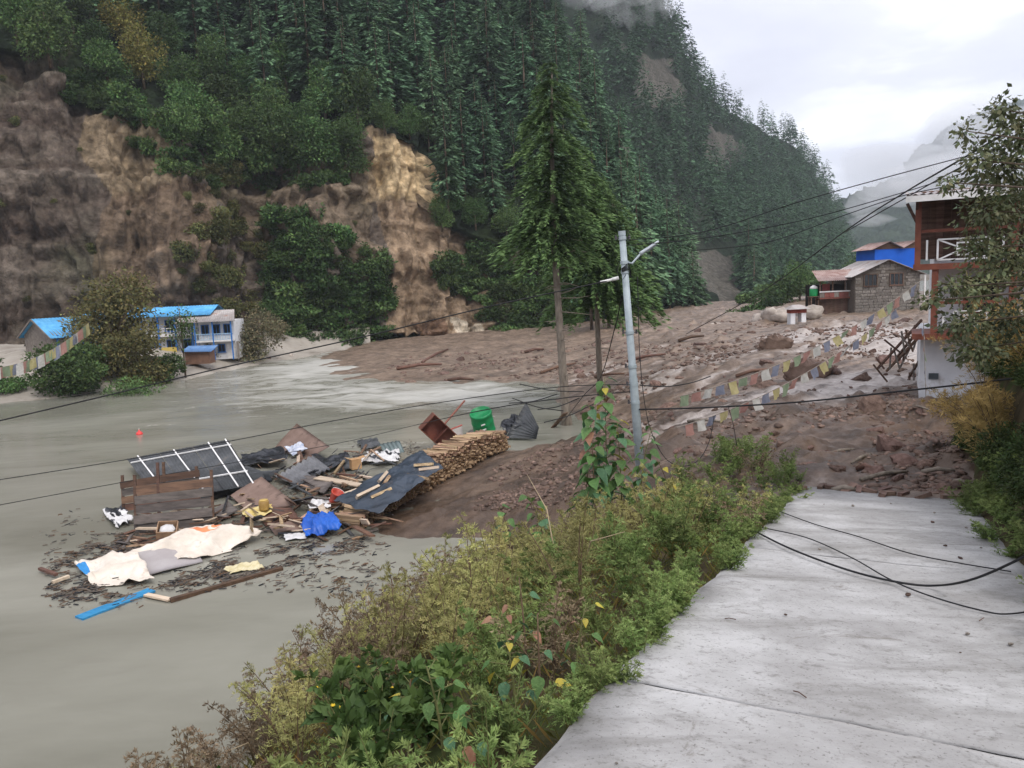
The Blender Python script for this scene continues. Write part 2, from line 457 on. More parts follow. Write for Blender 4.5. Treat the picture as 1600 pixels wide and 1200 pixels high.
# ------------------------------------------------------------------ hills as relief sheets
def relief(cols, nc, nr, sm=4):
    pxs = np.array([c[0] for c in cols], float)
    T = np.array([c[1] for c in cols], float)              # (ncol, K, 2)
    cx = np.linspace(pxs[0], pxs[-1], nc)
    K_ = T.shape[1]
    rows = np.stack([np.stack([np.interp(cx, pxs, T[:, k, j]) for k in range(K_)], 1) for j in (0, 1)], -1)   # nc,K,2
    t = np.linspace(0, K_ - 1, nr)
    py = np.stack([np.interp(t, np.arange(K_), rows[i, :, 0]) for i in range(nc)])
    Y = np.stack([np.interp(t, np.arange(K_), rows[i, :, 1]) for i in range(nc)])
    py = smooth_rows(smooth_rows(py, sm).T, sm).T; Y = smooth_rows(smooth_rows(Y, sm).T, sm).T
    return np.repeat(cx[:, None], nr, 1), py, D(np.repeat(cx[:, None], nr, 1), py, Y)
def normals(P):
    du = np.gradient(P, axis=0); dv = np.gradient(P, axis=1)
    n = np.cross(du, dv); n /= np.linalg.norm(n, axis=-1)[..., None] + 1e-9
    s = np.sign((n * (CAM - P)).sum(-1)); return n * s[..., None]

CA = [(-420, [(640, 62), (585, 74), (30, 88), (-60, 105), (-350, 170), (-900, 260)]),
      (0, [(590, 84), (545, 88), (60, 98), (-20, 112), (-300, 180), (-800, 260)]),
      (60, [(588, 86), (545, 90), (60, 99), (-20, 112), (-290, 180), (-780, 260)]),
      (120, [(585, 86), (540, 89), (150, 100), (80, 112), (-250, 180), (-750, 260)]),
      (250, [(580, 90), (540, 93), (180, 102), (130, 114), (-220, 180), (-700, 260)]),
      (400, [(570, 95), (538, 99), (250, 108), (200, 116), (-200, 180), (-600, 260)]),
      (545, [(560, 101), (532, 105), (235, 111), (190, 118), (-150, 180), (-450, 260)]),
      (572, [(558, 105), (530, 110), (200, 117), (190, 121), (-140, 180), (-430, 260)]),
      (660, [(555, 107), (528, 112), (222, 119), (205, 124), (-110, 180), (-320, 250)]),
      (690, [(553, 106), (527, 109), (330, 115), (250, 123), (-60, 175), (-200, 240)]),
      (800, [(545, 108), (527, 112), (380, 118), (300, 126), (70, 160), (-10, 205)]),
      (890, [(540, 110), (525, 114), (420, 122), (340, 130), (200, 150), (112, 178)]),
      (940, [(538, 112), (522, 117), (440, 126), (380, 133), (290, 148), (225, 168)]),
      (1000, [(535, 115), (520, 122), (450, 132), (420, 137), (375, 146), (345, 158)]),
      (1060, [(530, 120), (515, 130), (470, 140), (455, 143), (435, 150), (420, 158)]),
      (1120, [(525, 128), (507, 138), (492, 146), (484, 150), (476, 154), (468, 160)])]
ax, ay, AP = relief(CA, 840, 400)
an = normals(AP)
azm = np.arctan2(AP[..., 0], AP[..., 1]) * 100          # metres along the foot
p = np.stack([azm * .09, AP[..., 2] * .025, 0 * azm], -1)
cliffy = np.clip((an[..., 2] * -1 + .62) / .3, 0, 1)      # steep faces
gul = ridge(p, 4, 3) * 2.8 + fbm(np.stack([azm * .3, AP[..., 2] * .12, 0 * azm], -1), 4, 8) * 1.1
strata = fbm(np.stack([azm * .03, AP[..., 2] * .55, 0 * azm], -1), 4, 14)
fine = fbm(np.stack([azm * .9, AP[..., 2] * .8, AP[..., 1] * .3], -1), 4, 21)
AP0 = AP.copy()
taper = np.clip((ay.max(1, keepdims=True) - ay) / 30, 0, 1)
fiss = np.clip(ridge(np.stack([azm * .34 + .5 * strata, AP[..., 2] * .055, 0 * azm], -1), 3, 27) - .35, 0, 1)
lump = fbm(np.stack([azm * 1.6, AP[..., 2] * 1.5, AP[..., 1] * .4], -1), 3, 28)
gq_ = fbm(np.stack([azm * .13, AP[..., 2] * .075, 0 * azm], -1), 4, 29) * 6; fq = gq_ - np.floor(gq_); led = np.floor(gq_) + np.clip((fq - .82) / .18, 0, 1)
AP = AP + an * ((gul + strata * 1.4 + fine * .9 - fiss * 2.2 + lump * .22 + led * 1.25 - fine * .5) * (.35 + .65 * cliffy) * taper)[..., None]
# soils
c_dark = np.array(lin(98, 84, 75)[:3]); c_tan = np.array(lin(166, 146, 118)[:3]); c_fresh = np.array(lin(212, 186, 146)[:3])
c_grey = np.array(lin(122, 111, 100)[:3]); c_green = np.array(lin(64, 76, 44)[:3]); c_forest = np.array(lin(34, 44, 32)[:3])
col = np.empty(AP.shape); crisp = fbm(np.stack([azm * 2.2, AP[..., 2] * 3.2, AP[..., 1] * .5], -1), 3, 23); stain = fbm(np.stack([azm * .8, AP[..., 2] * .05, 0 * azm], -1), 3, 24)
sv = (.5 + .5 * np.clip(strata * 2.6 + fine * 1.0 + crisp * .8, -1, 1))[..., None]
col[:] = c_dark * (1 - sv) + c_grey * sv
def blob(poly, soft=18, wob=26):
    jx = ax + wob * fbm(np.stack([ax / 60, ay / 60, 0 * ax], -1), 3, 61); jy = ay + wob * fbm(np.stack([ax / 60, ay / 60, 0 * ax + 7], -1), 3, 62)
    return in_poly(jx, jy, poly).astype(float)
def paint(msk, c, k=1.0):
    global col
    mm = (msk * k)[..., None]; col = col * (1 - mm) + c * (1 + .35 * fine[..., None] + .2 * strata[..., None]) * mm
paint(blob([(135, 165), (225, 150), (275, 260), (280, 300), (180, 310), (140, 250)], 18, 44), c_tan * .95, .75)
paint(blob([(180, 300), (330, 300), (330, 460), (150, 470)]), np.array(lin(134, 114, 94)[:3]), .75)
paint(blob([(330, 230), (570, 240), (570, 420), (480, 380), (330, 330)]), np.array(lin(146, 128, 106)[:3]), .6)
paint(blob([(565, 200), (668, 215), (680, 330), (800, 360), (760, 540), (600, 540), (600, 420)]), np.array(lin(166, 143, 118)[:3]), .9)
paint(blob([(568, 205), (668, 220), (668, 320), (600, 330), (566, 320)]), c_tan, .9)
paint(blob([(575, 215), (664, 225), (670, 318), (590, 316)], 8, 12), c_fresh * 1.05, .9)
paint(blob([(702, 500), (745, 505), (770, 545), (700, 545)]), np.array(lin(214, 200, 178)[:3]), .9)
paint(blob([(640, 500), (690, 500), (690, 545), (650, 545)]), np.array(lin(120, 92, 74)[:3]), .8)
flat = np.clip((an[..., 2] - .32) / .2, 0, 1)
paint(flat, c_forest)
gp = np.clip(fbm(np.stack([azm * .12, AP[..., 2] * .10, 0 * azm], -1), 4, 71) * 2.2 - .1, 0, 1)
paint(.6 * gp * (ax > 280) * (1 - .75 * blob([(560, 190), (690, 190), (790, 545), (590, 545)], 10, 10)), c_green, .75)
paint(gp * (ax <= 280), c_green, .4)
ridge_rock = blob([(795, 20), (850, 50), (900, 105), (925, 190), (905, 190), (880, 110), (830, 75), (795, 40)], 8, 8)
paint(ridge_rock, np.array(lin(190, 184, 172)[:3]), .9)
col *= (1 + .34 * crisp - .35 * np.clip(stain * 2 - .3, 0, 1) * cliffy + .35 * np.clip(strata, -1, 1) * cliffy)[..., None]
hm = mat("hillside_soil", lin(170, 170, 170), lin(255, 255, 255), .9, .95, .5, 1.7, attr=True, detail=8, spec=.1)
me = mesh_np("cliff_hillside", AP.reshape(-1, 3), grid_faces(*ax.shape), hm, True, np.clip(col.reshape(-1, 3), .01, 1))
tag(ob("cliff_hillside", me), kind="structure")

CB = [(600, [(540, 210), (420, 240), (230, 290), (0, 350), (-300, 450)]),
      (860, [(525, 190), (380, 225), (150, 290), (-60, 350), (-350, 440)]),
      (1000, [(522, 172), (420, 195), (290, 240), (110, 310), (-110, 390)]),
      (1050, [(518, 170), (410, 205), (290, 260), (145, 330), (25, 400)]),
      (1100, [(512, 175), (425, 215), (320, 275), (215, 345), (132, 420)]),
      (1140, [(505, 185), (430, 225), (340, 290), (255, 365), (182, 440)]),
      (1180, [(495, 200), (432, 245), (350, 305), (272, 395), (208, 460)]),
      (1240, [(480, 240), (432, 280), (358, 345), (285, 430), (230, 500)]),
      (1285, [(465, 270), (432, 315), (378, 385), (332, 450), (290, 520)]),
      (1310, [(458, 290), (436, 335), (408, 405), (382, 460), (354, 530)]),
      (1330, [(452, 310), (442, 345), (430, 405), (421, 460), (410, 530)])]
bx_, by_, BP = relief(CB, 420, 240)
bn = normals(BP)
p = np.stack([BP[..., 0] * .02, BP[..., 2] * .014, BP[..., 1] * .004], -1)
gb = ridge(p, 5, 103); fb = fbm(BP * .09, 4, 104)
BP = BP + bn * (gb * 7 + fb * 2.5 - 3)[..., None]
col = np.empty(BP.shape); col[:] = np.array(lin(44, 56, 42)[:3])
rk = np.clip((fbm(np.stack([BP[..., 0] * .05, BP[..., 2] * .03, BP[..., 1] * .01], -1), 4, 111)) * 3 - .35, 0, 1)
def blobB(poly, wob=30):
    jx = bx_ + wob * fbm(np.stack([bx_ / 40, by_ / 40, 0 * bx_], -1), 3, 161); jy = by_ + wob * fbm(np.stack([bx_ / 40, by_ / 40, 0 * bx_ + 7], -1), 3, 162)
    return in_poly(jx, jy, poly).astype(float)
rockB = np.maximum(blobB([(980, 90), (1040, 90), (1060, 170), (1000, 160)]), blobB([(1095, 200), (1150, 215), (1180, 265), (1120, 270)]))
rockB = np.maximum(rockB, blobB([(965, 190), (1000, 250), (990, 275), (955, 240)]))
lowB = blobB([(1000, 400), (1140, 400), (1180, 530), (1000, 530)], 16)
mk_ = np.clip(np.maximum(rockB, lowB * .95) + rk * .12, 0, 1)[..., None]
rc = np.array(lin(100, 96, 88)[:3]) * (1 + .5 * fbm(np.stack([BP[..., 0] * .25, BP[..., 2] * .05, BP[..., 1] * .1], -1), 4, 120))[..., None]
col = col * (1 - mk_) + rc * mk_
me = mesh_np("forested_mountain", BP.reshape(-1, 3), grid_faces(*bx_.shape), hm, True, np.clip(col.reshape(-1, 3), .01, 1))
tag(ob("forested_mountain", me), kind="structure")

# far hills fading into the cloud
CC = [(1230, [(440, 650), (400, 760), (360, 900), (330, 1050)]), (1330, [(440, 640), (395, 760), (345, 900), (322, 1050)]), (1380, [(440, 640), (390, 760), (335, 900), (302, 1050)]),
      (1450, [(440, 640), (385, 740), (320, 900), (285, 1050)]), (1520, [(435, 640), (375, 740), (310, 900), (265, 1050)]), (1700, [(430, 640), (350, 740), (270, 900), (220, 1050)])]
CE = [(1420, [(400, 1100), (330, 1250), (290, 1400), (262, 1500)]), (1455, [(400, 1100), (320, 1250), (270, 1400), (232, 1500)]), (1500, [(400, 1100), (310, 1250), (250, 1400), (205, 1500)]),
      (1600, [(395, 1100), (300, 1250), (220, 1400), (150, 1500)]), (1800, [(390, 1100), (280, 1250), (180, 1400), (60, 1500)])]
fmm = mat("far_forest", lin(38, 50, 42), lin(62, 74, 60), .03, .95, 3.0, .05, detail=8, spec=.05)
for nm, cc, seed in (("far_hill", CC, 5), ("far_mountain", CE, 9)):
    fx, fy, FPn = relief(cc, 220, 120, 6)
    fn = normals(FPn)
    FPn = FPn + fn * (ridge(FPn * .006, 4, seed) * 22 + fbm(FPn * .05, 3, seed + 3) * 9 + np.abs(fbm(FPn * .16, 2, seed + 5)) * 9)[..., None]
    tag(ob(nm, mesh_np(nm, FPn.reshape(-1, 3), grid_faces(*fx.shape), fmm, True)), kind="structure")

# ------------------------------------------------------------------ far river bank (pale sand and gravel below the cliff)
CS = [(-420, [(700, 55), (640, 62), (590, 70), (570, 76)]), (0, [(634, 61), (606, 67), (560, 80), (540, 92)]), (100, [(622, 63), (600, 70), (560, 82), (545, 94)]), (170, [(614, 66.5), (592, 72), (560, 84), (542, 95)]),
      (300, [(594, 73), (572, 79), (556, 88), (540, 98)]), (430, [(566, 88), (552, 93), (545, 99), (538, 104)]), (510, [(556, 96), (549, 100), (545, 104), (540, 109)]), (580, [(546, 103), (543, 106), (540, 108), (538, 112)])]
pxs = np.array([c[0] for c in CS]); cx = np.linspace(-420, 580, 260); tt = np.linspace(0, 3, 70)
bank = []
for t_ in tt:
    k = min(int(t_), 2); f = t_ - k
    yv = [np.interp(cx, pxs, [c[1][q][1] for c in CS]) for q in (k, k + 1)]
    zl = (-.25, .8, 2.6, 3.2)
    zz = zl[k] * (1 - f) + zl[k + 1] * f
    Yd = yv[0] * (1 - f) + yv[1] * f
    d0 = D(cx, np.full_like(cx, 560.0), Yd)
    bank.append(np.stack([d0[:, 0], Yd, np.full_like(cx, zz)], -1))
bank = np.array(bank)
bz = fbm(bank * np.array([.12, .12, 0]), 4, 130) * .7 + fbm(bank * np.array([.7, .7, 0]), 3, 131) * .22
bank[..., 2] += bz * np.clip((bank[..., 2] + .3) / 1.0, 0.15, 1)
bank[..., 1] += fbm(bank * np.array([.2, .2, 0]), 2, 133) * 1.2
sand = mat("river_sand", lin(146, 138, 128), lin(172, 165, 154), .35, .95, .12, 1.6, c3=lin(112, 104, 92), s3=.5, p3=.58, detail=7, coord="Object", spec=.15)
tag(ob("far_river_bank", mesh_np("far_river_bank", bank.reshape(-1, 3), grid_faces(*bank.shape[:2]), sand, True)), kind="structure")
def bank_z(x, y):
    d = (bank[..., 0] - x) ** 2 + (bank[..., 1] - y) ** 2
    return float(bank.reshape(-1, 3)[np.argmin(d.ravel()), 2])

# ------------------------------------------------------------------ near slope between the road and the water
edge_s = np.linspace(-4, 21, 120)
wl = np.array([(-12, -6), (-9, 2), (-6.9, 8), (-5.6, 11.5), (-4.4, 15.5), (-2.6, 19.3), (.6, 21.6), (4.5, 23), (7.5, 24.5)])
ws = np.array([-6, -2.5, 0.5, 2.5, 5, 8.5, 12, 16, 21])
tt = np.linspace(0, 1, 60)
top = Q(edge_s, np.full_like(edge_s, RL + .35)); top[:, 2] -= .16
top[edge_s > REND - 1.5, 2] -= .25
foot = np.stack([np.interp(edge_s, ws, wl[:, 0]), np.interp(edge_s, ws, wl[:, 1]), np.full_like(edge_s, -.5)], -1)
SL = top[:, None] * (1 - tt)[None, :, None] + foot[:, None] * tt[None, :, None]
SL[..., 2] = top[:, 2:3] + (foot[:, 2:3] - top[:, 2:3]) * (tt ** 1.0)[None] 
SL[..., 2] += (fbm(SL * np.array([.5, .5, 0]), 4, 140) * .45 * np.clip(tt * 6, 0, 1)[None]) + .35 * np.sin(tt * math.pi)[None] * np.clip(tt * 6, 0, 1)[None]
slm = mat("bank_earth", lin(52, 46, 34), lin(84, 74, 54), 1.5, .95, .05, 7, detail=7, spec=.1, c3=lin(56, 64, 34), s3=.9, p3=.5)
tag(ob("river_bank_slope", mesh_np("river_bank_slope", SL.reshape(-1, 3), grid_faces(*SL.shape[:2]), slm, True)), kind="structure")
def slope_at(s, t):     # s along the road, t 0 at its edge to 1 at the water
    i = np.clip((s + 4) / 25 * 119, 0, 118.99); j = np.clip(t * 59, 0, 58.99)
    a, b = int(i), int(j); fa, fb = i - a, j - b
    return SL[a, b] * (1 - fa) * (1 - fb) + SL[a + 1, b] * fa * (1 - fb) + SL[a, b + 1] * (1 - fa) * fb + SL[a + 1, b + 1] * fa * fb

# ------------------------------------------------------------------ verge on the other side of the road, rising to the guesthouse plot
ss = np.linspace(-6, 24, 130); ll = np.linspace(0, 1, 50)
vg = np.zeros((130, 50, 3))
for j, t_ in enumerate(ll):
    lat = RW - .25 + 14 * t_
    base = Q(ss, np.full_like(ss, lat))
    rise = np.clip((t_ * 14 - .15) / .9, 0, 1) ** 1.3
    base[:, 2] = base[:, 2] - .10 + rise * (1.1 + .09 * ss.clip(0, 20)) + fbm(base * np.array([.8, .8, 0]), 3, 150) * .22 * min(1, t_ * 8)
    vg[:, j] = base
tag(ob("verge", mesh_np("verge", vg.reshape(-1, 3), grid_faces(130, 50)[:, ::-1], slm, True)), kind="structure")
def verge_at(s, lat):
    i = int(np.clip((s + 6) / 30 * 129, 0, 129)); j = int(np.clip((lat - RW + .25) / 14 * 49, 0, 49)); return vg[i, j].copy()

# ------------------------------------------------------------------ concrete road, cast in bays
def concrete():
    m = bpy.data.materials.new("worn_concrete"); m.use_nodes = True
    t = m.node_tree; b = t.nodes["Principled BSDF"]; N, L = t.nodes.new, t.links.new
    tc = N("ShaderNodeTexCoord")
    def noise(sc_, det, rough, strch, dist=0.0):
        mp = N("ShaderNodeMapping"); mp.inputs["Scale"].default_value = strch; mp.inputs["Rotation"].default_value = (0, 0, math.radians(26))
        L(tc.outputs["Object"], mp.inputs[0])
        n = N("ShaderNodeTexNoise"); n.inputs["Scale"].default_value = sc_; n.inputs["Detail"].default_value = det; n.inputs["Roughness"].default_value = rough; n.inputs["Distortion"].default_value = dist
        L(mp.outputs[0], n.inputs["Vector"]); return n.outputs["Fac"]
    def mixc(fac, c, c2, lo, hi, k=1.0):
        mr = N("ShaderNodeMapRange"); mr.inputs[1].default_value = lo; mr.inputs[2].default_value = hi; mr.inputs[4].default_value = k
        L(fac, mr.inputs[0]); mm = N("ShaderNodeMixRGB"); L(mr.outputs[0], mm.inputs[0])
        if isinstance(c, tuple): mm.inputs[1].default_value = c
        else: L(c, mm.inputs[1])
        mm.inputs[2].default_value = c2; return mm.outputs[0]
    c = mixc(noise(1.1, 7, .6, (1, 1, 1)), lin(160, 159, 158), lin(188, 188, 188), .38, .62)
    c = mixc(noise(.7, 9, .68, (.55, 1.6, 1), .6), c, lin(122, 120, 116), .50, .68, .8)       # scuffed grey drifts
    c = mixc(noise(9, 8, .72, (1, 1, 1)), c, lin(118, 116, 112), .54, .68, .7)                 # pitting
    c = mixc(noise(38, 4, .7, (1, 1, 1)), c, lin(92, 89, 84), .58, .68, .75)                 # aggregate
    c = mixc(noise(1.6, 7, .75, (1, 1, 1), 1.5), c, lin(112, 106, 97), .60, .70, .75)          # muddy stains
    at = N("ShaderNodeAttribute"); at.attribute_name = "Col"; mm = N("ShaderNodeMixRGB"); mm.blend_type = 'MULTIPLY'; mm.inputs[0].default_value = 1
    L(c, mm.inputs[1]); L(at.outputs["Color"], mm.inputs[2]); L(mm.outputs[0], b.inputs["Base Color"])
    b.inputs["Roughness"].default_value = .75; b.inputs["Specular IOR Level"].default_value = .3
    bp = N("ShaderNodeBump"); bp.inputs["Strength"].default_value = .6; bp.inputs["Distance"].default_value = .02
    ns = noise(14, 8, .7, (1, 1, 1)); L(ns, bp.inputs["Height"]); L(bp.outputs[0], b.inputs["Normal"])
    return m
cm = concrete()
road = ob("road", None, None, tuple(RO)); road.empty_display_size = .5; tag(road, kind="structure")
joints = [-5.0, 4.95, 10.2, 14.6, REND + .6]
for k in range(len(joints) - 1):
    s0, s1 = joints[k] + .001, joints[k + 1] - .001
    ns_, nl_ = int((s1 - s0) / .06), 70
    S, Lt = np.meshgrid(np.linspace(s0, s1, ns_), np.linspace(0, 1, nl_), indexing="ij")
    jig = .006 * fbm(np.stack([Lt * 9, S * 0, S * 0 + k], -1), 3, 160)
    S = S + jig * np.where(Lt == Lt, 1, 0) * 4 * (np.abs(S - (s0 + s1) / 2) > (s1 - s0) / 2 - .1)
    el = RL + .07 * fbm(np.stack([S * 1.3, 0 * S, 0 * S], -1), 4, 161); er = RW + .12 * fbm(np.stack([S * .8, 0 * S, 0 * S + 4], -1), 4, 162)
    l_ = el * (1 - Lt) + er * Lt
    up = fbm(np.stack([S * .5, l_ * .7, 0 * S], -1), 3, 163) * .03 + fbm(np.stack([S * 5, l_ * 5, 0 * S], -1), 3, 164) * .006
    ed = np.clip(np.minimum(Lt, 1 - Lt) / .03, 0, 1); up -= (1 - ed) ** 2 * .03
    Pt = RO + S[..., None] * rd + l_[..., None] * rs + up[..., None] * rn
    nV = Pt.size // 3
    F = grid_faces(ns_, nl_)
    # skirt
    ring = np.concatenate([np.arange(nl_), np.arange(1, ns_) * nl_ + nl_ - 1, (ns_ - 1) * nl_ + np.arange(nl_ - 2, -1, -1), np.arange(ns_ - 2, 0, -1) * nl_])
    low = Pt.reshape(-1, 3)[ring] - rn * .2 - np.array([0, 0, .05])
    a = ring; b = np.roll(ring, -1); la = nV + np.arange(len(ring)); lb = np.roll(la, -1)
    F2 = np.stack([a, la, lb, b], -1)
    dirt = 1 - .35 * np.clip(1 - np.minimum(Lt, 1 - Lt) / .09 + fbm(np.stack([S * 2, l_ * 2, 0 * S], -1), 3, 165) * .9, 0, 1) - .4 * np.clip((S - (REND - 1.4)) / 1.5 + fbm(np.stack([S * 1.5, l_ * 1.5, 0 * S], -1), 4, 166) * .6, 0, 1)
    cc = np.concatenate([np.stack([dirt, dirt * .985, dirt * .96], -1).reshape(-1, 3), np.full((len(ring), 3), .62)])
    o = ob("slab", mesh_np("slab", np.concatenate([Pt.reshape(-1, 3), low]) - RO, [F, F2], cm, True, cc), road)

# ================================================================== VEGETATION
def rhomb(C, Dr, Nn, Ln, Wd, col=None, fold=0.0):
    """one leaf-sized face each: base, side, tip, side"""
    C = np.asarray(C, float); Dr = Dr / (np.linalg.norm(Dr, axis=1)[:, None] + 1e-9)
    S = np.cross(Dr, Nn); S /= np.linalg.norm(S, axis=1)[:, None] + 1e-9
    Nn = np.cross(S, Dr)
    Ln = np.broadcast_to(Ln, (len(C),))[:, None]; Wd = np.broadcast_to(Wd, (len(C),))[:, None]
    V = np.stack([C, C + Dr * Ln * .45 + S * Wd * .5 + Nn * Wd * fold, C + Dr * Ln, C + Dr * Ln * .45 - S * Wd * .5 + Nn * Wd * fold], 1).reshape(-1, 3)
    F = np.arange(len(C) * 4).reshape(-1, 4)
    c = None if col is None else np.repeat(np.asarray(col), 4, axis=0)
    return V, F, c
def unit(n, r=None):
    v = (r or rng).normal(size=(n, 3)); return v / np.linalg.norm(v, axis=1)[:, None]
def trunk_mesh(name, pts, rad, m, limbs=(), k=8):
    b = MB().tube(pts, rad, k)
    for p_, r_ in limbs: b.tube(p_, r_, 5)
    return b.mesh(name, m, True)

bark = mat("bark", lin(74, 62, 52), lin(118, 104, 90), 6, .9, .03, 14, stretch=(1, 1, .25), spec=.1)
bark_pale = mat("pale_bark", lin(104, 96, 86), lin(140, 130, 118), 6, .9, .02, 18, stretch=(1, 1, .3), spec=.1)
needle = mat("needles", lin(68, 98, 74), lin(98, 126, 94), 2, .75, attr=True, rand=.52, spec=.12, translucent=.12)
needle_n = mat("needles_near", lin(74, 100, 66), lin(102, 126, 84), 3, .7, attr=True, spec=.15, translucent=.2)
leaf_d = mat("shrub_leaves", lin(66, 92, 54), lin(92, 118, 68), 2, .65, attr=True, rand=.4, spec=.18, translucent=.15)
leaf_o = mat("olive_leaves", lin(92, 98, 62), lin(122, 122, 80), 2, .7, attr=True, rand=.35, spec=.15, translucent=.18)
leaf_w = mat("dark_broad_leaves", lin(92, 100, 70), lin(122, 126, 90), 3, .5, attr=True, spec=.3, translucent=.18)

def conifer_parts(h, spread, levels, nb, sprays, seed, z0=.12, spike=1.0, droop=.28, wobble=.25, ragged=.3, detail=1.0):
    """arrays for a crown of drooping boughs and a tapered trunk"""
    r = np.random.default_rng(seed); C, Dd, Nn, Ln, Wd, Cl = [], [], [], [], [], []
    for i in range(levels):
        t = (i + r.random() * .7) / levels; z = h * (z0 + (1 - z0) * t)
        prof = (1 - t) ** spike * (.55 + .45 * min(1, t / .18))
        for j in range(nb):
            if r.random() < .12: continue
            a = r.random() * 6.283
            R_ = spread * prof * (1 - ragged + ragged * 1.4 * r.random()) + h * .012
            dirv = np.array([math.cos(a), math.sin(a), 0])
            k = max(3, int(sprays * (.35 + .65 * R_ / spread)))
            u = np.sort(r.random(k)) ** .8
            pos = dirv * (u * R_)[:, None]; pos[:, 2] += z + R_ * (.18 * u - droop * 1.6 * u ** 2) + r.normal(size=k) * .05 * R_
            sd = np.where(r.random(k) < .5, 1, -1)[:, None] * np.array([-dirv[1], dirv[0], 0])
            dr = dirv * (.35 + .65 * u)[:, None] + sd * (.75 * r.random(k))[:, None]; dr[:, 2] += -.15 - .55 * r.random(k) * u
            C.append(pos); Dd.append(dr); n_ = np.zeros((k, 3)); n_[:, 2] = 1; n_ += r.normal(size=(k, 3)) * .45; Nn.append(n_)
            Ln.append(R_ * (.20 + .26 * r.random(k)) / detail ** .5 + h * .006); Wd.append((R_ * (.09 + .10 * r.random(k)) + h * .004) / detail ** .5)
            # colour runs from darker near the trunk to paler at the bough tips
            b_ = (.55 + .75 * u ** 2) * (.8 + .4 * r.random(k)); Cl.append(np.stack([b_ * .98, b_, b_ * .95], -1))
    return [np.concatenate(x) for x in (C, Dd, Nn, Ln, Wd, Cl)]
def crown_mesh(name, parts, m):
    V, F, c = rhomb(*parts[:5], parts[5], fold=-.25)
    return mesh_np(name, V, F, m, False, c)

# --- forest conifers: prototypes one unit = one metre, about 20 m tall
protos = []
for k, (h, sp, lv, nb, spk) in enumerate([(20, 4.6, 27, 8, .75), (22, 4.2, 30, 8, .7), (18, 5.0, 24, 8, .62), (21, 4.8, 27, 8, .85), (17, 4.4, 23, 8, .7)]):
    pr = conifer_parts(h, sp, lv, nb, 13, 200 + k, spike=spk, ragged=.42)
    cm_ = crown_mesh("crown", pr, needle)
    tm_ = trunk_mesh("trunk", [(0, 0, -1.5), (.05, 0, h * .5), (0, 0, h * .97)], [.32, .22, .03], bark, k=6)
    # joined low detail version for the distant slope
    lo = conifer_parts(h, sp, 20, 6, 4, 300 + k, spike=spk, detail=.55)
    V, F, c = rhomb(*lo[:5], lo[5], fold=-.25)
    tv = MB().tube([(0, 0, -1.5), (0, 0, h * .97)], [.35, .05], 5)
    protos.append((h, cm_, tm_, V, F, c, np.concatenate(tv.V), [f for f in tv.F if len(f) == 4]))

def pick(P, pxy, mask, dmin, count, seed, dens=None):
    r = np.random.default_rng(seed); ii = np.argwhere(mask); r.shuffle(ii); res = []
    cell = {}
    for i, j in ii:
        q = P[i, j]; dm = dmin(q) if callable(dmin) else dmin
        ck = (int(q[0] // dm), int(q[1] // dm)); ok = True
        for u in (-1, 0, 1):
            for v in (-1, 0, 1):
                for o_ in cell.get((ck[0] + u, ck[1] + v), ()):
                    if (o_[0] - q[0]) ** 2 + (o_[1] - q[1]) ** 2 + .3 * (o_[2] - q[2]) ** 2 < dm * dm: ok = False
        if ok:
            cell.setdefault(ck, []).append(q); res.append(q)
            if len(res) >= count: break
    return res
ppx, ppy = pix(AP)
infr = (ppx > -60) & (ppx < 1180) & (ppy > -190) & (ppy < 540)
steep = an[..., 2]
wood = [(-80, -250), (780, -250), (905, 110), (960, 240), (1000, 340), (1080, 440), (1100, 500), (900, 500), (880, 420), (800, 370), (690, 330), (672, 200), (560, 185), (440, 190), (250, 60), (60, 20), (-80, 10)]
wm = in_poly(ppx, ppy, wood) & infr & (steep > .28)
ptsA = pick(AP, None, wm, 4.8, 420, 11)
ppxB, ppyB = pix(BP)
rockmask = np.maximum(rockB, lowB)
wmB = (ppxB > 860) & (ppxB < 1335) & (ppyB > -60) & (rockmask < .5) & (rk < .9)
# hidden by the near hillside: keep only what stands in front of its skyline
skx = np.array([c[0] for c in CA]); sky_ = np.array([c[1][-1][0] for c in CA]); wmB &= ppyB < np.interp(ppxB, skx, sky_, right=600) + 40
ptsB = pick(BP, None, wmB, lambda q: 5.6 + q[1] * .004, 2600, 12)
random.shuffle(ptsB)
edge_line = np.interp(np.linspace(0, 1600, 1601), skx, sky_)
allpts = [(q, True) for q in ptsA] + [(q, False) for q in ptsB]
def seen_size(q): return 20.0 / q[1]
allpts.sort(key=lambda t_: -seen_size(t_[0]))
cnt = 0; restV, restF, restC, restT, restTF = [], [], [], [], []; nv = ntv = 0
for q, near in allpts:
    k = random.randrange(len(protos)); h, cm_, tm_, V, F, c, TV, TF = protos[k]
    s = random.uniform(.5, 1.05) * (.92 if near else 1.08); rz = random.uniform(0, 6.28)
    x_, y_ = pix(q)
    if cnt < 296:
        cnt += 1
        zx = int(np.clip(x_ // 200, 0, 4)); zu = y_ < 90
        if near: lab = ("dark green conifer high up" if zu else "dark green conifer low down") + [" in the wood above the bare brown cliff", " in the wood over the leafy cliff rim", " in the wood above the dark thicket", " in the wood above the fresh tan scar", " on the ridge behind the tall spruce"][zx]
        else: lab = "small dark conifer on the far mountain " + ("behind the lamp pole" if x_ < 1060 else "below the skyline rocks" if x_ < 1180 else "at its steep end by the valley mouth")
        grp = lab.replace("dark green conifer", "conifers").replace("small dark conifer", "conifers")
        t_ = thing("conifer_tree", q, lab, "tree", grp, rz); t_.scale = (s, s, s * random.uniform(.9, 1.15))
        ob("trunk", tm_, t_); ob("crown", cm_, t_)
    else:
        M_ = rotz(rz) * s
        restV.append(V @ M_.T + q); restF.append(F + nv); restC.append(c * random.uniform(.7, 1.3)); nv += len(V)
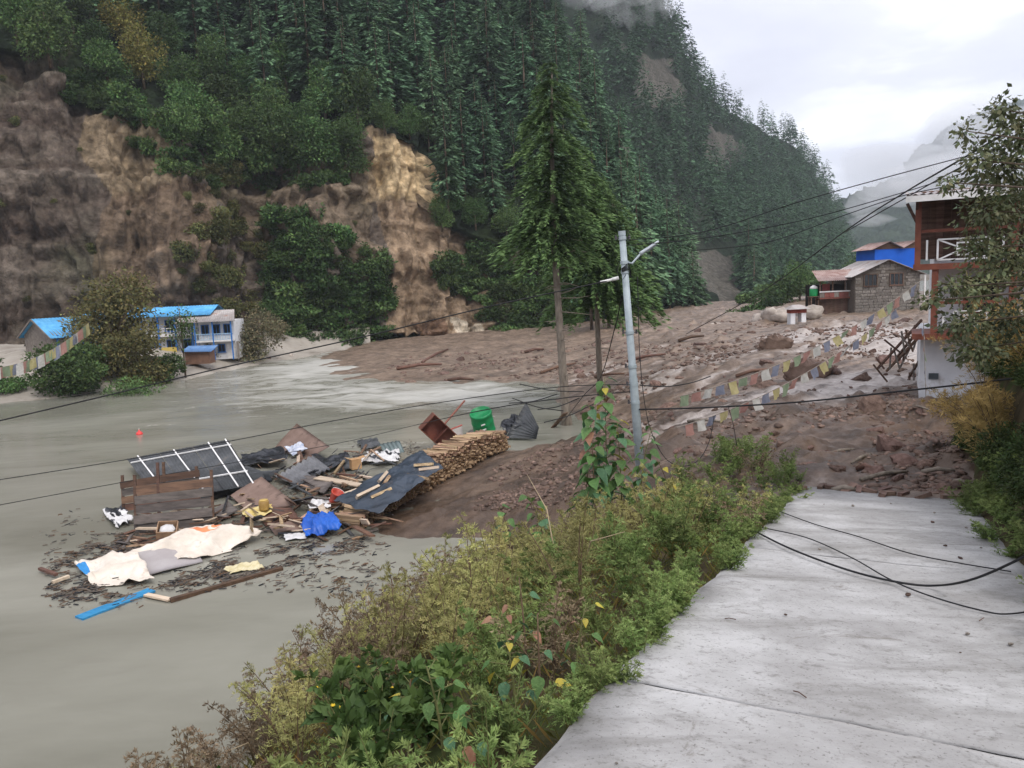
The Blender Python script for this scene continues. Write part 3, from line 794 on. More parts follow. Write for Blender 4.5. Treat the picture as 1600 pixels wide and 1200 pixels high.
if restV:
    tag(ob("conifer_forest", mesh_np("conifer_forest", np.concatenate(restV), np.concatenate(restF), needle, False, np.concatenate(restC))), kind="stuff")

# --- broadleaf crowns: leaf faces spread over a cluster of lobes
def leafcloud(n, lobes, leafL, seed, shell=.55, up=.35):
    r = np.random.default_rng(seed); lobes = np.asarray(lobes, float)      # x,y,z,rx,rz
    wgt = lobes[:, 3] ** 2; wgt /= wgt.sum(); li = r.choice(len(lobes), n, p=wgt)
    d = unit(n, r); rad = (shell + (1 - shell) * r.random(n)) * (1 + .25 * fbm(d * 2.2 + lobes[li, :3], 2, seed))
    rad = np.where(r.random(n) < .12, rad * 1.18, rad)
    C = lobes[li, :3] + d * rad[:, None] * np.stack([lobes[li, 3], lobes[li, 3], lobes[li, 4]], -1)
    dr = d + unit(n, r) * .9; dr[:, 2] -= .25
    nn = d * .6 + unit(n, r) * .7; nn[:, 2] += up
    Ls = leafL * (.6 + .8 * r.random(n))
    b = (.7 + .5 * r.random(n)) * (.85 + .4 * fbm(C * 1.3, 2, seed + 1)) * (.68 + .6 * r.random(len(lobes)))[li]
    return C, dr, nn, Ls, Ls * (.45 + .2 * r.random(n)), np.stack([b * (1 + .1 * r.normal(size=n)), b, b * .95], -1)
def lobes_for(seed, n, R_, H, base=.3):
    r = np.random.default_rng(seed); out_ = []
    for i in range(n):
        a = r.random() * 6.283; q = math.sqrt(r.random()) * R_ * .62; z = base * H + r.random() * H * (.75 - base)
        k = 1 - .45 * abs(z / H - .5)
        out_.append((q * math.cos(a) * k, q * math.sin(a) * k, z, R_ * (.36 + .25 * r.random()), H * (.15 + .12 * r.random())))
    return out_
shrub_me = []
for k in range(6):
    R_, H = (1.6, 2.3) if k < 4 else (1.9, 1.6)
    shrub_me.append(crown_mesh("shrub", leafcloud(1500, lobes_for(400 + k, 9, R_, H, .12), .30, 410 + k), leaf_d))
olive_me = [crown_mesh("shrub", leafcloud(1500, lobes_for(430 + k, 9, 1.5, 2.4, .12), .24, 440 + k), leaf_o) for k in range(3)]
tree_me = [crown_mesh("crown", leafcloud(4200, lobes_for(450 + k, 16, 3.6, 8.0, .22), .36, 460 + k), leaf_d) for k in range(4)]
tree_tr = trunk_mesh("trunk", [(0, 0, -1), (.1, 0, 2), (.2, .1, 5.5)], [.24, .18, .05], bark, [([(.1, 0, 2), (1.2, .6, 4)], [.1, .03]), ([(.1, 0, 2.4), (-1.1, -.4, 4.4)], [.1, .03])], 6)

def on_hill(px, py):
    d = (ppx - px) ** 2 + (ppy - py) ** 2; i, j = np.unravel_index(np.argmin(d), d.shape); return AP[i, j], an[i, j]
# broad crowns hanging over the cliff edge
def bz_(px, py): return ("high over the bare brown cliff" if px < 240 and py < 60 else "on the rim of the bare brown cliff" if px < 240 else "on the upper rim above the dark thicket" if px < 570 and py < 170 else "hanging low over the cliff above the dark thicket" if px < 570 else "on the terrace above the fresh tan scar" if px < 680 else "right of the fresh tan scar")
trees_over = [(30, 40), (75, 70), (110, 25), (150, 75), (190, 45), (225, 110), (170, 125), (260, 70), (290, 140), (330, 100), (300, 190), (350, 165), (395, 130), (430, 180), (380, 215), (450, 120), (480, 200),
              (510, 160), (540, 215), (500, 235), (430, 235), (340, 225), (285, 215), (560, 170), (60, 0), (140, 0), (220, 20), (700, 290), (740, 330), (690, 330), (790, 345), (830, 370), (600, 180), (640, 190), (665, 205), (545, 250), (470, 250)]
for i, (px, py) in enumerate(trees_over):
    q, n_ = on_hill(px, py + 28)
    yl = (px, py) in ((190, 45), (225, 110))
    t_ = thing("broadleaf_tree", q + n_ * .6, "green broadleaf tree " + bz_(px, py) if not yl else "yellowing broadleaf tree leaning out high over the cliff", "tree",
               "broadleaf trees " + bz_(px, py) if not yl else "yellowing trees over the cliff", random.uniform(0, 6.28))
    s = random.uniform(.78, 1.15) * (.65 if px > 570 else 1); t_.scale = (s, s, s * random.uniform(.85, 1.1)); ob("trunk", tree_tr, t_)
    c_ = ob("crown", tree_me[i % 4], t_)
    if yl: c_.data = crown_mesh("crown", leafcloud(3600, lobes_for(480, 14, 3.4, 7.0, .2), .34, 481), mat("yellowing_leaves", lin(118, 118, 66), lin(150, 142, 80), 2, .7, attr=True, spec=.15, translucent=.2))
# shrubs on and under the cliff
zones = [([(425, 340), (490, 355), (560, 390), (600, 410), (608, 520), (560, 540), (440, 540), (415, 470)], 90, 1.25, "dense dark green shrub on the thicket left of the landslide scar", "shrubs of the dark thicket under the cliff", shrub_me, 1.15),
         ([(690, 405), (760, 395), (860, 400), (900, 440), (900, 535), (790, 535), (740, 470), (690, 450)], 74, 1.15, "green shrub at the cliff foot between scar and tall spruce", "shrubs right of the landslide scar", shrub_me, 1.2),
         ([(300, 280), (380, 275), (420, 340), (420, 480), (340, 520), (290, 430)], 34, .95, "pale olive shrub on the rubble rib of the cliff", "olive shrubs on the rubble rib", olive_me, 1.6),
         ([(560, 190), (680, 205), (700, 330), (800, 370), (790, 330), (680, 190)], 20, .8, "low green shrub on the terrace rim above the fresh scar", "shrubs on the terrace rim", shrub_me, 2.0),
         ([(0, 100), (130, 120), (300, 300), (560, 300), (560, 380), (300, 460), (0, 480)], 26, .45, "small shrub clinging to the bare brown cliff face", "small shrubs on the cliff face", olive_me, 5.0),
         ([(270, 200), (560, 250), (560, 300), (280, 290), (60, 130), (90, 110)], 60, 1.1, "dark shrub hanging just below the cliff rim", "shrubs below the cliff rim", shrub_me, 1.5),
         ([(900, 440), (1010, 470), (1010, 525), (900, 535)], 10, .9, "dark shrub beside the mud behind the lamp pole", "shrubs behind the lamp pole", shrub_me, 2.2)]
for poly, n_, s_, lab, grp, src, dm in zones:
    for i, q in enumerate(pick(AP, None, in_poly(ppx, ppy, poly), dm, n_, 500 + n_)):
        s = s_ * random.uniform(.7, 1.35)
        o = ob("shrub", src[i % len(src)], None, q + np.array([0, 0, -.35 * s]), (0, 0, random.uniform(0, 6.28)), (s, s, s * random.uniform(.8, 1.2)))
        hx = pix(q); sfx = (", upper part" if hx[1] < np.mean([c_[1] for c_ in poly]) else ", lower part") if n_ > 30 else ""
        tag(o, lab + sfx, "shrub", grp + sfx)
# shrub cover at the foot of the mountain by the village
for i, (px, py, Y, s) in enumerate([(1180, 490, 104, 1.2), (1150, 494, 106, 1.0), (1205, 478, 112, 1.6), (1230, 460, 120, 1.9), (1252, 440, 128, 2.0), (1205, 450, 135, 1.6), (1170, 470, 128, 1.3), (1140, 492, 112, .8)]):
    q = D(px, py + 14, Y)
    tag(ob("shrub", shrub_me[i % 6], None, q, (0, 0, i), s), "bright green shrub at the far edge of the mud by the village", "shrub", "shrubs at the far edge of the mud")

# --- the tall spruce standing in the flood
TB = G(886, 664, 0.0)
H1 = 19.3
pr = conifer_parts(H1, 3.1, 40, 8, 120, 601, z0=.47, spike=.62, droop=.42, ragged=.75, detail=14)
def olive(prt, a=.04):
    r = np.random.default_rng(9); prt[5] = prt[5] * np.array([1 + a, 1, .88]) * (.85 + .4 * r.random((len(prt[5]), 1))); return prt
t_ = thing("spruce_tree", TB, "tall spruce with long bare lower trunk standing in the flood water", "tree")
lean = [(0, 0, -1.2), (-.05, 0, 1.0), (-.2, 0, 5), (-.35, .1, 10), (-.3, .1, 15), (-.15, 0, 19.0)]
ob("trunk", trunk_mesh("trunk", lean, [.42, .25, .2, .17, .11, .03], bark_pale, k=12), t_)
pr[0][:, 0] -= .3
ob("crown", crown_mesh("crown", olive(pr), needle_n), t_)
r = np.random.default_rng(5)
for i in range(22):
    z = r.uniform(1.0, 10.5); a = r.uniform(0, 6.28) if i > 5 else r.uniform(-.6, .6); ln = r.uniform(.5, 1.9)
    x0 = np.interp(z, [0, 5, 10], [0, -.2, -.35]); d = np.array([math.cos(a), math.sin(a), r.uniform(-.15, .25)])
    pth = [np.array([x0, 0, z]), np.array([x0, 0, z]) + d * ln * .6, np.array([x0, 0, z]) + d * ln + np.array([0, 0, r.uniform(-.25, .1)])]
    b = MB().tube(pth, [.035, .022, .008], 5)
    if ln > 1.2: b.tube([pth[1], pth[1] + np.array([d[1], -d[0], .2]) * ln * .3], [.014, .005], 4)
    b.build("dead_branch", bark_pale, t_)
# its slimmer companion behind, with the crown hanging lower
T2 = G(948, 650, .2)
T2 = np.array([5.4, 46.5, .7]); H2 = 13.6
pr = olive(conifer_parts(H2, 3.5, 38, 10, 140, 602, z0=.42, spike=.42, droop=.5, ragged=.75, detail=14), .04)
t_ = thing("spruce_tree", T2, "lower spruce with drooping crown just behind the lamp pole", "tree")
ob("trunk", trunk_mesh("trunk", [(0, 0, -1), (-.1, 0, 6), (0, 0, 13.2)], [.2, .14, .03], bark_pale, k=10), t_)
ob("crown", crown_mesh("crown", pr, needle_n), t_)
for i in range(8):
    z = r.uniform(1.5, 6); a = r.uniform(0, 6.28); ln = r.uniform(.6, 1.6)
    MB().tube([(0, 0, z), (math.cos(a) * ln, math.sin(a) * ln, z + r.uniform(-.3, .2))], [.025, .007], 5).build("dead_branch", bark_pale, t_)
# thin bare trunks at the edge of the wood behind
for i, (px, Y) in enumerate([(935, 96), (952, 98), (968, 95), (985, 101), (925, 99)]):
    q = D(px, 528, Y)
    t_ = thing("conifer_tree", q, "slim conifer with bare stem at the wood edge behind the tall spruces", "tree", "slim conifers at the wood edge", i)
    t_.scale = (.8, .8, .8)
    ob("trunk", protos[0][2], t_); c_ = ob("crown", protos[i % 5][1], t_); c_.location = (0, 0, 4); c_.scale = (.7, .7, .85)

# ================================================================== BUILDINGS
blue_tin = mat("blue_tin_roof", lin(70, 150, 205), lin(104, 180, 226), 1.2, .55, spec=.35)
tin = mat("grey_tin_roof", lin(150, 142, 138), lin(186, 180, 176), .8, .5, spec=.4, c3=lin(150, 108, 88), s3=.7, p3=.55)
rust = mat("rusty_tin_roof", lin(140, 112, 104), lin(172, 150, 142), .9, .6, spec=.3, c3=lin(120, 78, 62), s3=1.2, p3=.52)
stone = mat("stone_masonry", lin(106, 100, 94), lin(140, 134, 126), 3.0, .95, .05, 6, spec=.1, rand=.22)
mortar = mat("mortar", lin(92, 86, 78), lin(112, 104, 96), 5, .95, spec=.1)
plaster = mat("white_plaster", lin(205, 205, 206), lin(226, 226, 228), .8, .85, spec=.15, c3=lin(176, 170, 162), s3=.6, p3=.6, detail=7)
plast_y = mat("yellow_plaster", lin(196, 172, 92), lin(208, 186, 112), 1.5, .85, spec=.15)
blue_p = mat("blue_paint", lin(48, 104, 172), lin(62, 122, 190), 2, .6, spec=.3)
blue_wall = mat("deep_blue_wall", lin(22, 88, 190), lin(30, 98, 204), .6, .7, spec=.2)
white_p = mat("white_paint", lin(212, 210, 206), lin(232, 230, 228), 3, .6, spec=.3)
brown_p = mat("red_brown_paint", lin(104, 58, 44), lin(126, 74, 56), 3, .6, spec=.3)
shade_in = mat("painted_interior_shade", lin(30, 28, 28), lin(44, 40, 38), 2, .9, spec=.1)
glassm = mat("window_glass", lin(38, 42, 46), lin(52, 58, 62), 1, .12, spec=.5)
timber = mat("old_timber", lin(84, 66, 56), lin(118, 96, 82), 2.5, .9, .01, 30, stretch=(.4, .4, 4), spec=.15, rand=.25)
timb_r = mat("red_timber", lin(120, 72, 64), lin(140, 90, 80), 2.5, .8, spec=.15, rand=.2)
grey_wood = mat("weathered_wood", lin(112, 104, 96), lin(146, 138, 130), 2.5, .9, stretch=(4, .5, .5), spec=.15, rand=.25)

def corrugated(nu, corners, amp, thick=.006, waves=None, rows=3):
    """a waved sheet between four corners a-b (across the waves) and d-c"""
    a, b, c, d = [np.asarray(q, float) for q in corners]
    u = np.linspace(0, 1, nu); v = np.linspace(0, 1, rows)
    P = (a * (1 - u)[:, None, None] + b * u[:, None, None]) * (1 - v)[None, :, None] + (d * (1 - u)[:, None, None] + c * u[:, None, None]) * v[None, :, None]
    n = np.cross(b - a, d - a); n /= np.linalg.norm(n)
    if n[2] < 0: n = -n
    P = P + n * (amp * np.sin(u * (waves or nu / 4) * 6.283))[:, None, None]
    V = np.concatenate([P.reshape(-1, 3), (P - n * thick).reshape(-1, 3)]); F = grid_faces(nu, rows); k = nu * rows
    ring = np.concatenate([np.arange(rows), np.arange(1, nu) * rows + rows - 1, (nu - 1) * rows + np.arange(rows - 2, -1, -1), np.arange(nu - 2, 0, -1) * rows])
    nx = np.roll(ring, -1)
    return V, [F, (F + k)[:, ::-1], np.stack([ring, ring + k, nx + k, nx], -1)]
def tin_sheet(name, parent, corners, m, waves, amp=.02):
    V, F = corrugated(int(waves * 4) + 1, corners, amp, .012, waves, 2)
    return ob(name, mesh_np(name, V, F, m, False), parent)
def window(parent, c, wd, ht, frame, nx=2, ny=1, depth=.10, sill=True, face=-1):
    """frame, panes and sill in the local x-z plane; face -1 looks to -y"""
    x, y, z = c
    o = MB()
    fw = .07
    for sx in (-1, 1): o.box((x + sx * (wd / 2 - fw / 2), y + face * .02, z), (fw, depth, ht))
    for sz in (-1, 1): o.box((x, y + face * .02, z + sz * (ht / 2 - fw / 2)), (wd - 2 * fw, depth, fw))
    for i in range(1, nx): o.box((x - wd / 2 + wd * i / nx, y + face * .015, z), (.05, depth * .8, ht - 2 * fw))
    for i in range(1, ny): o.box((x, y + face * .015, z - ht / 2 + ht * i / ny), (wd - 2 * fw, depth * .7, .04))
    win = o.build("window", frame, parent)
    for i in range(nx):
        MB().box((x - wd / 2 + wd * (i + .5) / nx, y + face * .005, z), (wd / nx - .06, .02, ht - 2 * fw)).build("pane", glassm, win)
    if sill: MB().box((x, y + face * .07, z - ht / 2 - .04), (wd + .16, .18, .07)).build("sill", frame, win)
    return win
def rails(parent, x0, x1, y, z0, z1, m, n=9, style="post", name="railing"):
    o = MB(); o.box(((x0 + x1) / 2, y, z1), (x1 - x0, .07, .07)); o.box(((x0 + x1) / 2, y, z0), (x1 - x0, .06, .06)); r_ = o.build(name, m, parent)
    for i in range(n):
        MB().box((x0 + (x1 - x0) * (i + .5) / n, y, (z0 + z1) / 2), (.05, .04, z1 - z0 - .06)).build("baluster", m, r_)
    return r_

# ---- low stone house with blue roof across the river
o0 = D(62, 545, 80.0); o0[2] = 1.6
hs = thing("stone_house", o0, "low stone house with blue tin roof beside the prayer flags across the river", "house", None, math.radians(56))
W_, Ln_, He, Hr = 6.0, 13.0, 3.0, 4.7     # gable width (along local y), length along local x
b = MB(); b.add([(0, -W_ / 2, 0), (0, W_ / 2, 0), (0, W_ / 2, He), (0, 0, Hr - .06), (0, -W_ / 2, He), (Ln_, -W_ / 2, 0), (Ln_, W_ / 2, 0), (Ln_, W_ / 2, He), (Ln_, 0, Hr - .06), (Ln_, -W_ / 2, He)],
                  [(0, 4, 3, 2, 1), (5, 6, 7, 8, 9), (0, 5, 9, 4), (1, 2, 7, 6), (4, 9, 8, 3), (3, 8, 7, 2)])
b.build("wall", mat("grey_rubble", lin(112, 104, 96), lin(140, 132, 124), 3, .95, .05, 5, spec=.1), hs)
rf = tin_sheet("roof", hs, [(-.5, -W_ / 2 - .5, He - .28), (Ln_ + .4, -W_ / 2 - .5, He - .28), (Ln_ + .4, 0, Hr), (-.5, 0, Hr)], blue_tin, 40)
tin_sheet("roof", hs, [(-.5, 0, Hr + .01), (Ln_ + .4, 0, Hr + .01), (Ln_ + .4, W_ / 2 + .5, He - .28), (-.5, W_ / 2 + .5, He - .28)], blue_tin, 40)
b = MB(); b.bar((-.52, -W_ / 2 - .5, He - .32), (-.52, 0, Hr - .05), .1, .16); b.bar((-.52, W_ / 2 + .5, He - .32), (-.52, 0, Hr - .05), .1, .16); b.build("bargeboard", grey_wood, hs)
for x in (.4, 5.2, 10.4): MB().box((x, -W_ / 2 - .1, He / 2), (.18, .18, He)).build("post", blue_p, hs)
for x in (2.4, 7.6): window(hs, (x, -W_ / 2 - .02, 1.6), 1.2, 1.1, blue_p)
MB().box((4.0, -W_ / 2 - .04, 1.05), (.95, .08, 2.1)).build("door", blue_p, hs)

# ---- long blue-roofed lodge
o1 = D(222, 545, 84.0); o1[2] = 1.4
hs = thing("lodge", o1, "white and blue lodge with long blue roof behind the trees", "house", None, math.radians(5))
Ln_, Dp = 7.4, 5.5
MB().box((Ln_ / 2, Dp / 2 + .9, 2.25), (Ln_, Dp, 4.5)).build("wall", plaster, hs)
tin_sheet("roof", hs, [(-6.5, -.5, 4.45), (Ln_ + .3, -.5, 4.45), (Ln_ + .3, 3.0, 5.45), (-6.5, 3.0, 5.45)], blue_tin, 46)
tin_sheet("roof", hs, [(-6.5, 3.0, 5.46), (Ln_ + .3, 3.0, 5.46), (Ln_ + .3, 6.8, 4.3), (-6.5, 6.8, 4.3)], blue_tin, 46)
MB().box((-3.2, Dp / 2 + 1.2, 1.9), (6.2, Dp - .8, 3.8)).build("wall", plaster, hs)
MB().box((Ln_ / 2, .42, 2.35), (Ln_, .95, .16)).build("balcony_floor", white_p, hs)
for i in range(5): MB().box((.15 + i * (Ln_ - .3) / 4, 0, 2.25), (.16, .16, 4.4)).build("column", blue_p, hs)
for i in range(4): window(hs, (1.1 + i * 1.75, .9, 3.4), 1.0, 1.25, blue_p if i % 2 else white_p)
for i in range(4): window(hs, (1.1 + i * 1.75, .9, 1.25), .95, 1.2, blue_p)
rails(hs, .1, Ln_ - .1, 0, 2.5, 3.15, white_p, 20)
MB().box((3.0, -.4, .55), (1.6, .12, 1.1)).build("lean_wall", plast_y, hs)

# ---- two-storey annexe with tin roof and blue balcony
o2 = D(312, 545, 83.0); o2[2] = 1.3
o2[2] -= .35
hs = thing("balcony_house", o2, "two storey house with rusting tin roof and pale blue balcony rail", "house", None, math.radians(2)); hs.scale = (1, 1, .88)
MB().box((1.7, 2.6, 2.4), (3.8, 3.6, 4.8)).build("wall", plaster, hs)
tin_sheet("roof", hs, [(-2.3, -.7, 4.75), (4.2, -.7, 4.75), (3.0, 3.4, 6.05), (-2.3, 3.4, 6.05)], tin, 24, .025)
MB().box((1.7, .2, 2.35), (3.9, 1.3, .15)).build("balcony_floor", white_p, hs)
rails(hs, -.2, 3.7, -.4, 2.55, 3.25, mat("pale_blue_paint", lin(150, 178, 200), lin(170, 196, 214), 3, .6), 14)
for x in (-.2, 1.7, 3.65): MB().box((x, -.4, 2.4), (.12, .12, 4.7)).build("post", blue_p, hs)
for i in range(3): window(hs, (.5 + i * 1.2, .78, 3.75), .85, 1.2, blue_p)
for i in range(2): window(hs, (.6 + i * 1.5, .78, 1.4), .8, 1.0, blue_p)
MB().box((3.1, .73, 1.0), (.8, .08, 1.9)).build("door", white_p, hs)
for i in range(9): MB().box((3.9 + i * .02, .9 - i * .14, 1.1), (.04, .13, 2.2)).build("plank", grey_wood, hs)
o3 = D(287, 563, 78.5); o3[2] = 1.0
hs = thing("lean_to_shed", o3, "small shed with flat blue roof in front of the balcony house", "shed")
MB().box((1.4, .8, .65), (2.5, 1.5, 1.3)).build("wall", mat("brown_board", lin(104, 78, 64), lin(130, 100, 82), 2, .9, rand=.1), hs)
tin_sheet("roof", hs, [(-.1, -.3, 1.35), (3.0, -.3, 1.25), (3.0, 1.8, 1.75), (-.1, 1.8, 1.8)], mat("slate_blue_tin", lin(84, 122, 170), lin(108, 144, 186), 2, .5), 14)

# ---- stone house standing in the mud
ZV = 3.0
o4 = D(1335, 492, 80.0); o4[2] = ZV
hs = thing("stone_house", o4, "grey stone gable house with two dark windows standing in the mud", "house", None, math.radians(-4))
W_, He, Hr, Dp = 6.5, 4.1, 5.5, 8.0
b = MB(); b.add([(0, 0, 0), (W_, 0, 0), (W_, 0, He), (W_ / 2, 0, Hr), (0, 0, He), (0, Dp, 0), (W_, Dp, 0), (W_, Dp, He), (W_ / 2, Dp, Hr), (0, Dp, He)],
                  [(0, 1, 2, 3, 4), (5, 9, 8, 7, 6), (0, 4, 9, 5), (1, 6, 7, 2), (4, 3, 8, 9), (3, 2, 7, 8)])
wall = b.build("wall", mortar, hs)
r = np.random.default_rng(44); stones = [];
sm = []
for k in range(6):
    q = MB(); s_ = r.uniform(-.02, .02, (8, 3)); P = np.array([(-.5, -.5, -.5), (.5, -.5, -.5), (.5, .5, -.5), (-.5, .5, -.5), (-.5, -.5, .5), (.5, -.5, .5), (.5, .5, .5), (-.5, .5, .5)]) + s_ * 4
    sm.append(q.hexa(P).mesh("stone", stone))
z = .05; ns = 0
while z < Hr - .2:
    hh = r.uniform(.26, .36); x = .0 + r.uniform(0, .2)
    lo_, hi_ = (0, W_) if z + hh < He else ((z + hh - He) / (Hr - He) * W_ / 2, W_ - (z + hh - He) / (Hr - He) * W_ / 2)
    x = lo_ + .04
    while x < hi_ - .15:
        l_ = min(r.uniform(.4, .85), hi_ - x - .02); cx_, cz_ = x + l_ / 2, z + hh / 2
        if not any(abs(cx_ - wx_) < .72 + l_ / 2 and abs(cz_ - 3.55) < .68 + hh / 2 for wx_ in (1.55, 4.15)) and ns < 290:
            st = ob("stone", sm[r.integers(6)], wall, (cx_, -.01, cz_), None, (l_ - .035, .1 + r.uniform(0, .05), hh - .035)); ns += 1
        x += l_
    z += hh
for x in (1.55, 4.15): window(hs, (x, -.03, 3.55), 1.35, 1.25, timber, 3, 1, .12)
tin_sheet("roof", hs, [(W_ + .5, -.5, He - .18), (W_ + .5, Dp + .3, He - .18), (W_ / 2, Dp + .3, Hr + .06), (W_ / 2, -.5, Hr + .06)], tin, 34, .03)
tin_sheet("roof", hs, [(-.5, -.5, He - .18), (-.5, Dp + .3, He - .18), (W_ / 2, Dp + .3, Hr + .07), (W_ / 2, -.5, Hr + .07)], tin, 34, .03)
MB().box((W_ + .32, -.42, He / 2 - .2), (.14, .14, He - .1)).build("post", white_p, hs)

# ---- timber balcony house next to it
o5 = D(1277, 487, 82.0); o5[2] = ZV
hs = thing("timber_house", o5, "timber house with rusty roof and open balcony next to the stone house", "house", None, math.radians(-2))
for i in range(18): MB().box((.12 + i * .225, 0, .85), (.205, .08, 1.7)).build("plank", timber, hs)
MB().box((2.0, 2.2, 1.6), (3.9, 3.2, 3.2)).build("wall", shade_in, hs)  # near-black wall colour stands in for the shade inside the open balcony
MB().box((2.0, .0, 1.8), (4.0, 1.3, .14)).build("balcony_floor", timb_r, hs)
for i in range(8): MB().box((.3 + i * .5, -.56, 2.15), (.48, .05, .5)).build("panel", timb_r if i % 3 else grey_wood, hs)
MB().box((2.0, -.6, 2.5), (4.0, .12, .12)).build("handrail", white_p, hs)
for x in (.1, 1.4, 2.7, 3.95): MB().box((x, -.5, 2.7), (.12, .12, 1.8)).build("post", timber, hs)
MB().box((1.1, .55, 2.75), (.8, .06, 1.1)).build("shutter", mat("faded_red_board", lin(130, 60, 60), lin(150, 80, 76), 2, .8), hs)
MB().box((3.4, .56, 2.7), (.5, .06, 1.2)).build("curtain", white_p, hs)
tin_sheet("roof", hs, [(-.4, -1.3, 3.65), (4.3, -1.3, 3.65), (4.7, 2.6, 4.75), (.3, 2.6, 4.75)], rust, 22, .03)
b = MB()
for x in (-.75, .0):
    for y in (-.3, .4): b.box((x, y, 1.0), (.1, .1, 2.0))
b.box((-.38, .05, 2.02), (1.05, 1.0, .08)); b.build("tank_stand", timber, hs)
tk = thing("water_tank", o5 + np.array([-.38, .05, 2.06]), "green water tank with white top on a stand beside the timber house", "tank")
MB().lathe([(.02, 0), (.40, 0), (.42, .05), (.43, .38), (.42, .75), (.40, .78)], k=18).build("body", mat("green_plastic", lin(30, 140, 80), lin(40, 156, 92), 2, .45), tk, True)
MB().lathe([(.40, .78), (.40, .9), (.34, 1.02), (.16, 1.1), (.15, 1.16), (.01, 1.17)], k=18).build("top", white_p, tk, True)

# ---- little white gate shrine
o6 = D(1232, 498, 71.0); o6[2] = ZV - .1
hs = thing("gate_shrine", o6, "small white and red shrine hut with tin cap among pale boulders", "shrine")
for x in (.25, 1.25): MB().box((x, 0, .55), (.42, .9, 1.1)).build("pillar", plaster, hs)
MB().box((.75, 0, 1.27), (1.5, .95, .34)).build("band", mat("shrine_red", lin(120, 56, 46), lin(140, 72, 58), 3, .8), hs)
b = MB().add([(-.3, -.8, 1.46), (1.8, -.8, 1.46), (1.8, .8, 1.46), (-.3, .8, 1.46), (.4, -.1, 1.85), (1.1, -.1, 1.85), (1.1, .1, 1.85), (.4, .1, 1.85)], [(3, 2, 1, 0), (4, 5, 6, 7), (0, 1, 5, 4), (1, 2, 6, 5), (2, 3, 7, 6), (3, 0, 4, 7)])
b.build("cap", tin, hs)
# ---- blue house behind
o7 = D(1366, 440, 94.0); o7[2] = ZV
hs = thing("blue_house", o7, "bright blue walled house with two low gables behind the stone house", "house")
zt = D(1366, 390, 94.0)[2] - ZV
MB().box((2.6, 2.5, zt / 2), (5.2, 5, zt)).build("wall", blue_wall, hs)
for x0, x1 in ((-.4, 3.3), (3.3, 6.2)):
    xm = x0 + (x1 - x0) * .55
    MB().add([(x0, -.05, zt), (x1, -.05, zt), (xm, -.05, zt + .8), (x0, 5, zt), (x1, 5, zt), (xm, 5, zt + .8)], [(0, 1, 2), (3, 5, 4), (0, 2, 5, 3), (1, 4, 5, 2), (0, 3, 4, 1)]).build("gable", timber, hs)
    tin_sheet("roof", hs, [(x0 - .2, -.5, zt - .02), (x0 - .2, 5.2, zt - .02), (xm, 5.2, zt + .9), (xm, -.5, zt + .9)], rust, 16)
    tin_sheet("roof", hs, [(x1 + .1, -.5, zt + .02), (x1 + .1, 5.2, zt + .02), (xm, 5.2, zt + .91), (xm, -.5, zt + .91)], tin, 16)
MB().box((1.2, -.04, 1.2), (1.0, .06, 1.9)).build("door", timber, hs)
# tree behind
for i, (px, py, Y, s) in enumerate([(1362, 430, 108, .95), (1338, 438, 114, .8), (1250, 445, 124, .85)]):
    q = D(px, py, Y); q[2] = 3
    t_ = thing("broadleaf_tree", q, ["dark leafy tree rising right behind the blue house", "leafy tree left of the blue house at the valley mouth", "green leafy tree above the timber house and tank"][i], "tree", None, i); t_.scale = (s, s, s)
    ob("trunk", tree_tr, t_); ob("crown", tree_me[i], t_)

# ---- guesthouse with carved balconies beside the mud
GX, GY = D(1437, 627, 27.0)[:2]
o8 = np.array([GX, GY, 3.0])
hs = thing("guesthouse", o8, "white guesthouse with red brown posts and two balconies beside the mud", "house", None, math.radians(-27))
MB().box((5.0, 4.2, 1.22), (10.0, 6.0, 2.44)).build("wall", plaster, hs)
MB().box((5.2, 4.6, 4.6), (9.6, 5.2, 4.3)).build("wall", plaster, hs)
MB().box((1.6, 1.9, 6.4), (3.4, .1, 2.4)).build("plank_wall", timber, hs)
for i in range(15): MB().box((.05 + i * .24, 1.82, 6.3), (.22, .06, 2.3)).build("plank", timber, hs)
for z_, nm in ((2.5, "floor_beam"), (4.88, "floor_beam")):
    MB().box((4.6, .55, z_), (9.8, 2.5, .2)).build(nm, brown_p, hs)
for x in (-.2, 2.6, 5.2): MB().box((x, -.6, 6.05), (.18, .18, 2.2)).build("post", brown_p, hs)
for x in (.35, 2.6, 5.2): MB().box((x, -.55, 3.7), (.2, .2, 2.2)).build("post", brown_p, hs)
def lattice(x0, x1, z0, z1, y):
    o = MB(); zc = (z0 + z1) / 2
    o.box(((x0 + x1) / 2, y, z1 + .3), (x1 - x0, .1, .1)); fr_ = o.build("handrail", brown_p, hs)
    xs = [x0 + .18, x0 + .5, x1 - .6, x1 - .22]
    for x in xs: MB().box((x, y, zc), (.06, .05, z1 - z0)).build("baluster", white_p, hs)
    a, b_ = xs[1], xs[2]; cx_ = (a + b_) / 2
    q = MB(); q.bar((a, y, z0), (b_, y, z1), .05, .05, (0, 1, 0)); q.bar((a, y + .03, z1), (b_, y + .03, z0), .05, .05, (0, 1, 0))
    q.box((cx_, y - .03, zc), (.36, .04, .05)); q.box((cx_, y - .03, zc + .2), (.36, .04, .05)); q.box((cx_, y - .03, zc - .2), (.36, .04, .05)); q.box((cx_ - .18, y - .06, zc), (.05, .04, .45)); q.box((cx_ + .18, y - .06, zc), (.05, .04, .45))
    q.box((cx_, y, z1), (b_ - a, .05, .05)); q.box((cx_, y, z0), (b_ - a, .05, .05)); q.build("lattice", white_p, hs)
lattice(-.1, 2.5, 5.1, 5.78, -.62); lattice(2.7, 5.1, 5.1, 5.78, -.62)
lattice(.45, 2.5, 2.7, 3.35, -.58); lattice(2.7, 5.1, 2.7, 3.35, -.58)
